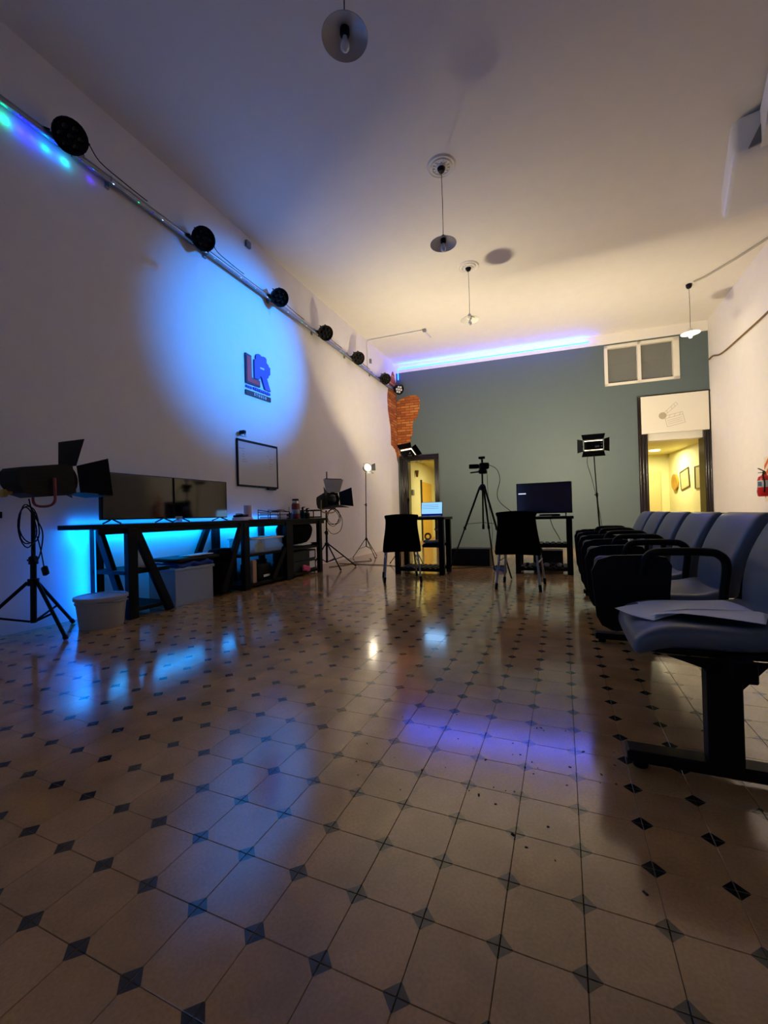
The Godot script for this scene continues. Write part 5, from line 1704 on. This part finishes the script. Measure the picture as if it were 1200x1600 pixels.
	for k in 3:
		st = S()
		rbox(st, Transform3D(Basis(Vector3.UP, deg_to_rad(q[k][1])), q[k][0]), Vector3(0.297, 0.0012, 0.21), 0.0005, 8, sag)
		tag(obj("paper_sheet", st, mats.paper), q[k][2], "paper", "papers on the seat")

	# fire extinguisher and its sign on the right wall
	var e := Vector3(RIGHT - 0.1, 0.98, -8.2)
	t = thing("fire_extinguisher", "red fire extinguisher hanging on the right wall", "fire extinguisher", e)
	st = S()
	lathe(st, Transform3D(Basis.IDENTITY, e), [Vector2(0, 0), Vector2(0.075, 0.0), Vector2(0.085, 0.015), Vector2(0.085, 0.25), Vector2(0.07, 0.3), Vector2(0.03, 0.325), Vector2(0.025, 0.34)], 20)
	wobj("cylinder", st, mat("extinguisher_red", rgb(190, 24, 22), 0.3), t)
	st = S()
	lathe(st, Transform3D(Basis.IDENTITY, e), [Vector2(0.0855, 0.14), Vector2(0.0862, 0.142), Vector2(0.0862, 0.24), Vector2(0.0855, 0.242)], 20)
	wobj("label_band", st, mat("label_pale", rgb(190, 196, 190), 0.5), t)
	st = S()
	cbox(st, turned(e + Vector3(-0.075, 0.19, 0.045), 0, 30, 0), Vector3(0.006, 0.07, 0.05), 0.001)
	wobj("label_patch", st, mat("label_blue", rgb(50, 96, 130), 0.5), t)
	st = S()
	cbox(st, turned(e + Vector3(-0.08, 0.075, -0.035), 0, -24, 0), Vector3(0.006, 0.05, 0.05), 0.001)
	wobj("label_seal", st, mats.label_pale, t)
	st = S()
	lathe(st, Transform3D(Basis.IDENTITY, e + Vector3(0, 0.34, 0)), [Vector2(0.022, 0), Vector2(0.022, 0.04), Vector2(0, 0.042)], 12)
	sbar(st, e + Vector3(0, 0.38, 0.02), e + Vector3(-0.03, 0.44, -0.12), 0.02, 0.012)
	sbar(st, e + Vector3(0, 0.365, 0.02), e + Vector3(-0.03, 0.37, -0.12), 0.02, 0.01)
	wobj("valve", st, mats.black_metal, t)
	st = S()
	tube(st, curve([e + Vector3(0, 0.36, 0.03), e + Vector3(-0.05, 0.33, 0.1), e + Vector3(-0.04, 0.2, 0.12), e + Vector3(-0.04, 0.06, 0.1)], 5), 0.01, 8)
	wobj("hose", st, mats.black_plastic, t)
	t = thing("extinguisher_sign", "red and white striped sign behind the extinguisher", "sign", Vector3(RIGHT, 1.2, -8.3))
	st = S()
	bx(st, RIGHT - 0.006, RIGHT - 0.001, 0.9, 1.6, -8.46, -7.9, 0.001)
	wobj("sign_plate", st, mat("sign_white", rgb(226, 214, 190), 0.5), t)
	st = S()
	for k in 4:
		var y := 1.02 + k * 0.15
		prism(st, Transform3D(Basis(Vector3(0, 0, 1), Vector3.UP, Vector3(-1, 0, 0)), Vector3(RIGHT - 0.006, 0, 0)), [Vector2(-8.455, y - 0.07), Vector2(-8.455, y), Vector2(-8.3, y + 0.12), Vector2(-8.3, y + 0.05)], 0.001)
	wobj("sign_stripes", st, mat("sign_orange", rgb(206, 84, 40), 0.5), t)

	# grit on the floor
	st = S()
	for k in 46:
		var p := Vector3(rng.randf_range(-0.75, 0.2), 0.001, rng.randf_range(-1.75, -1.0))
		var s := rng.randf_range(0.0015, 0.0055)
		cbox(st, turned(p, 0, rng.randf() * 360.0, 0), Vector3(s * rng.randf_range(1, 2.4), 0.002, s), 0.0005)
	tag(obj("floor_grit", st, mat("grit", rgb(30, 26, 24), 0.9)), "dark specks of grit scattered over the near floor tiles", "grit", "", "stuff")
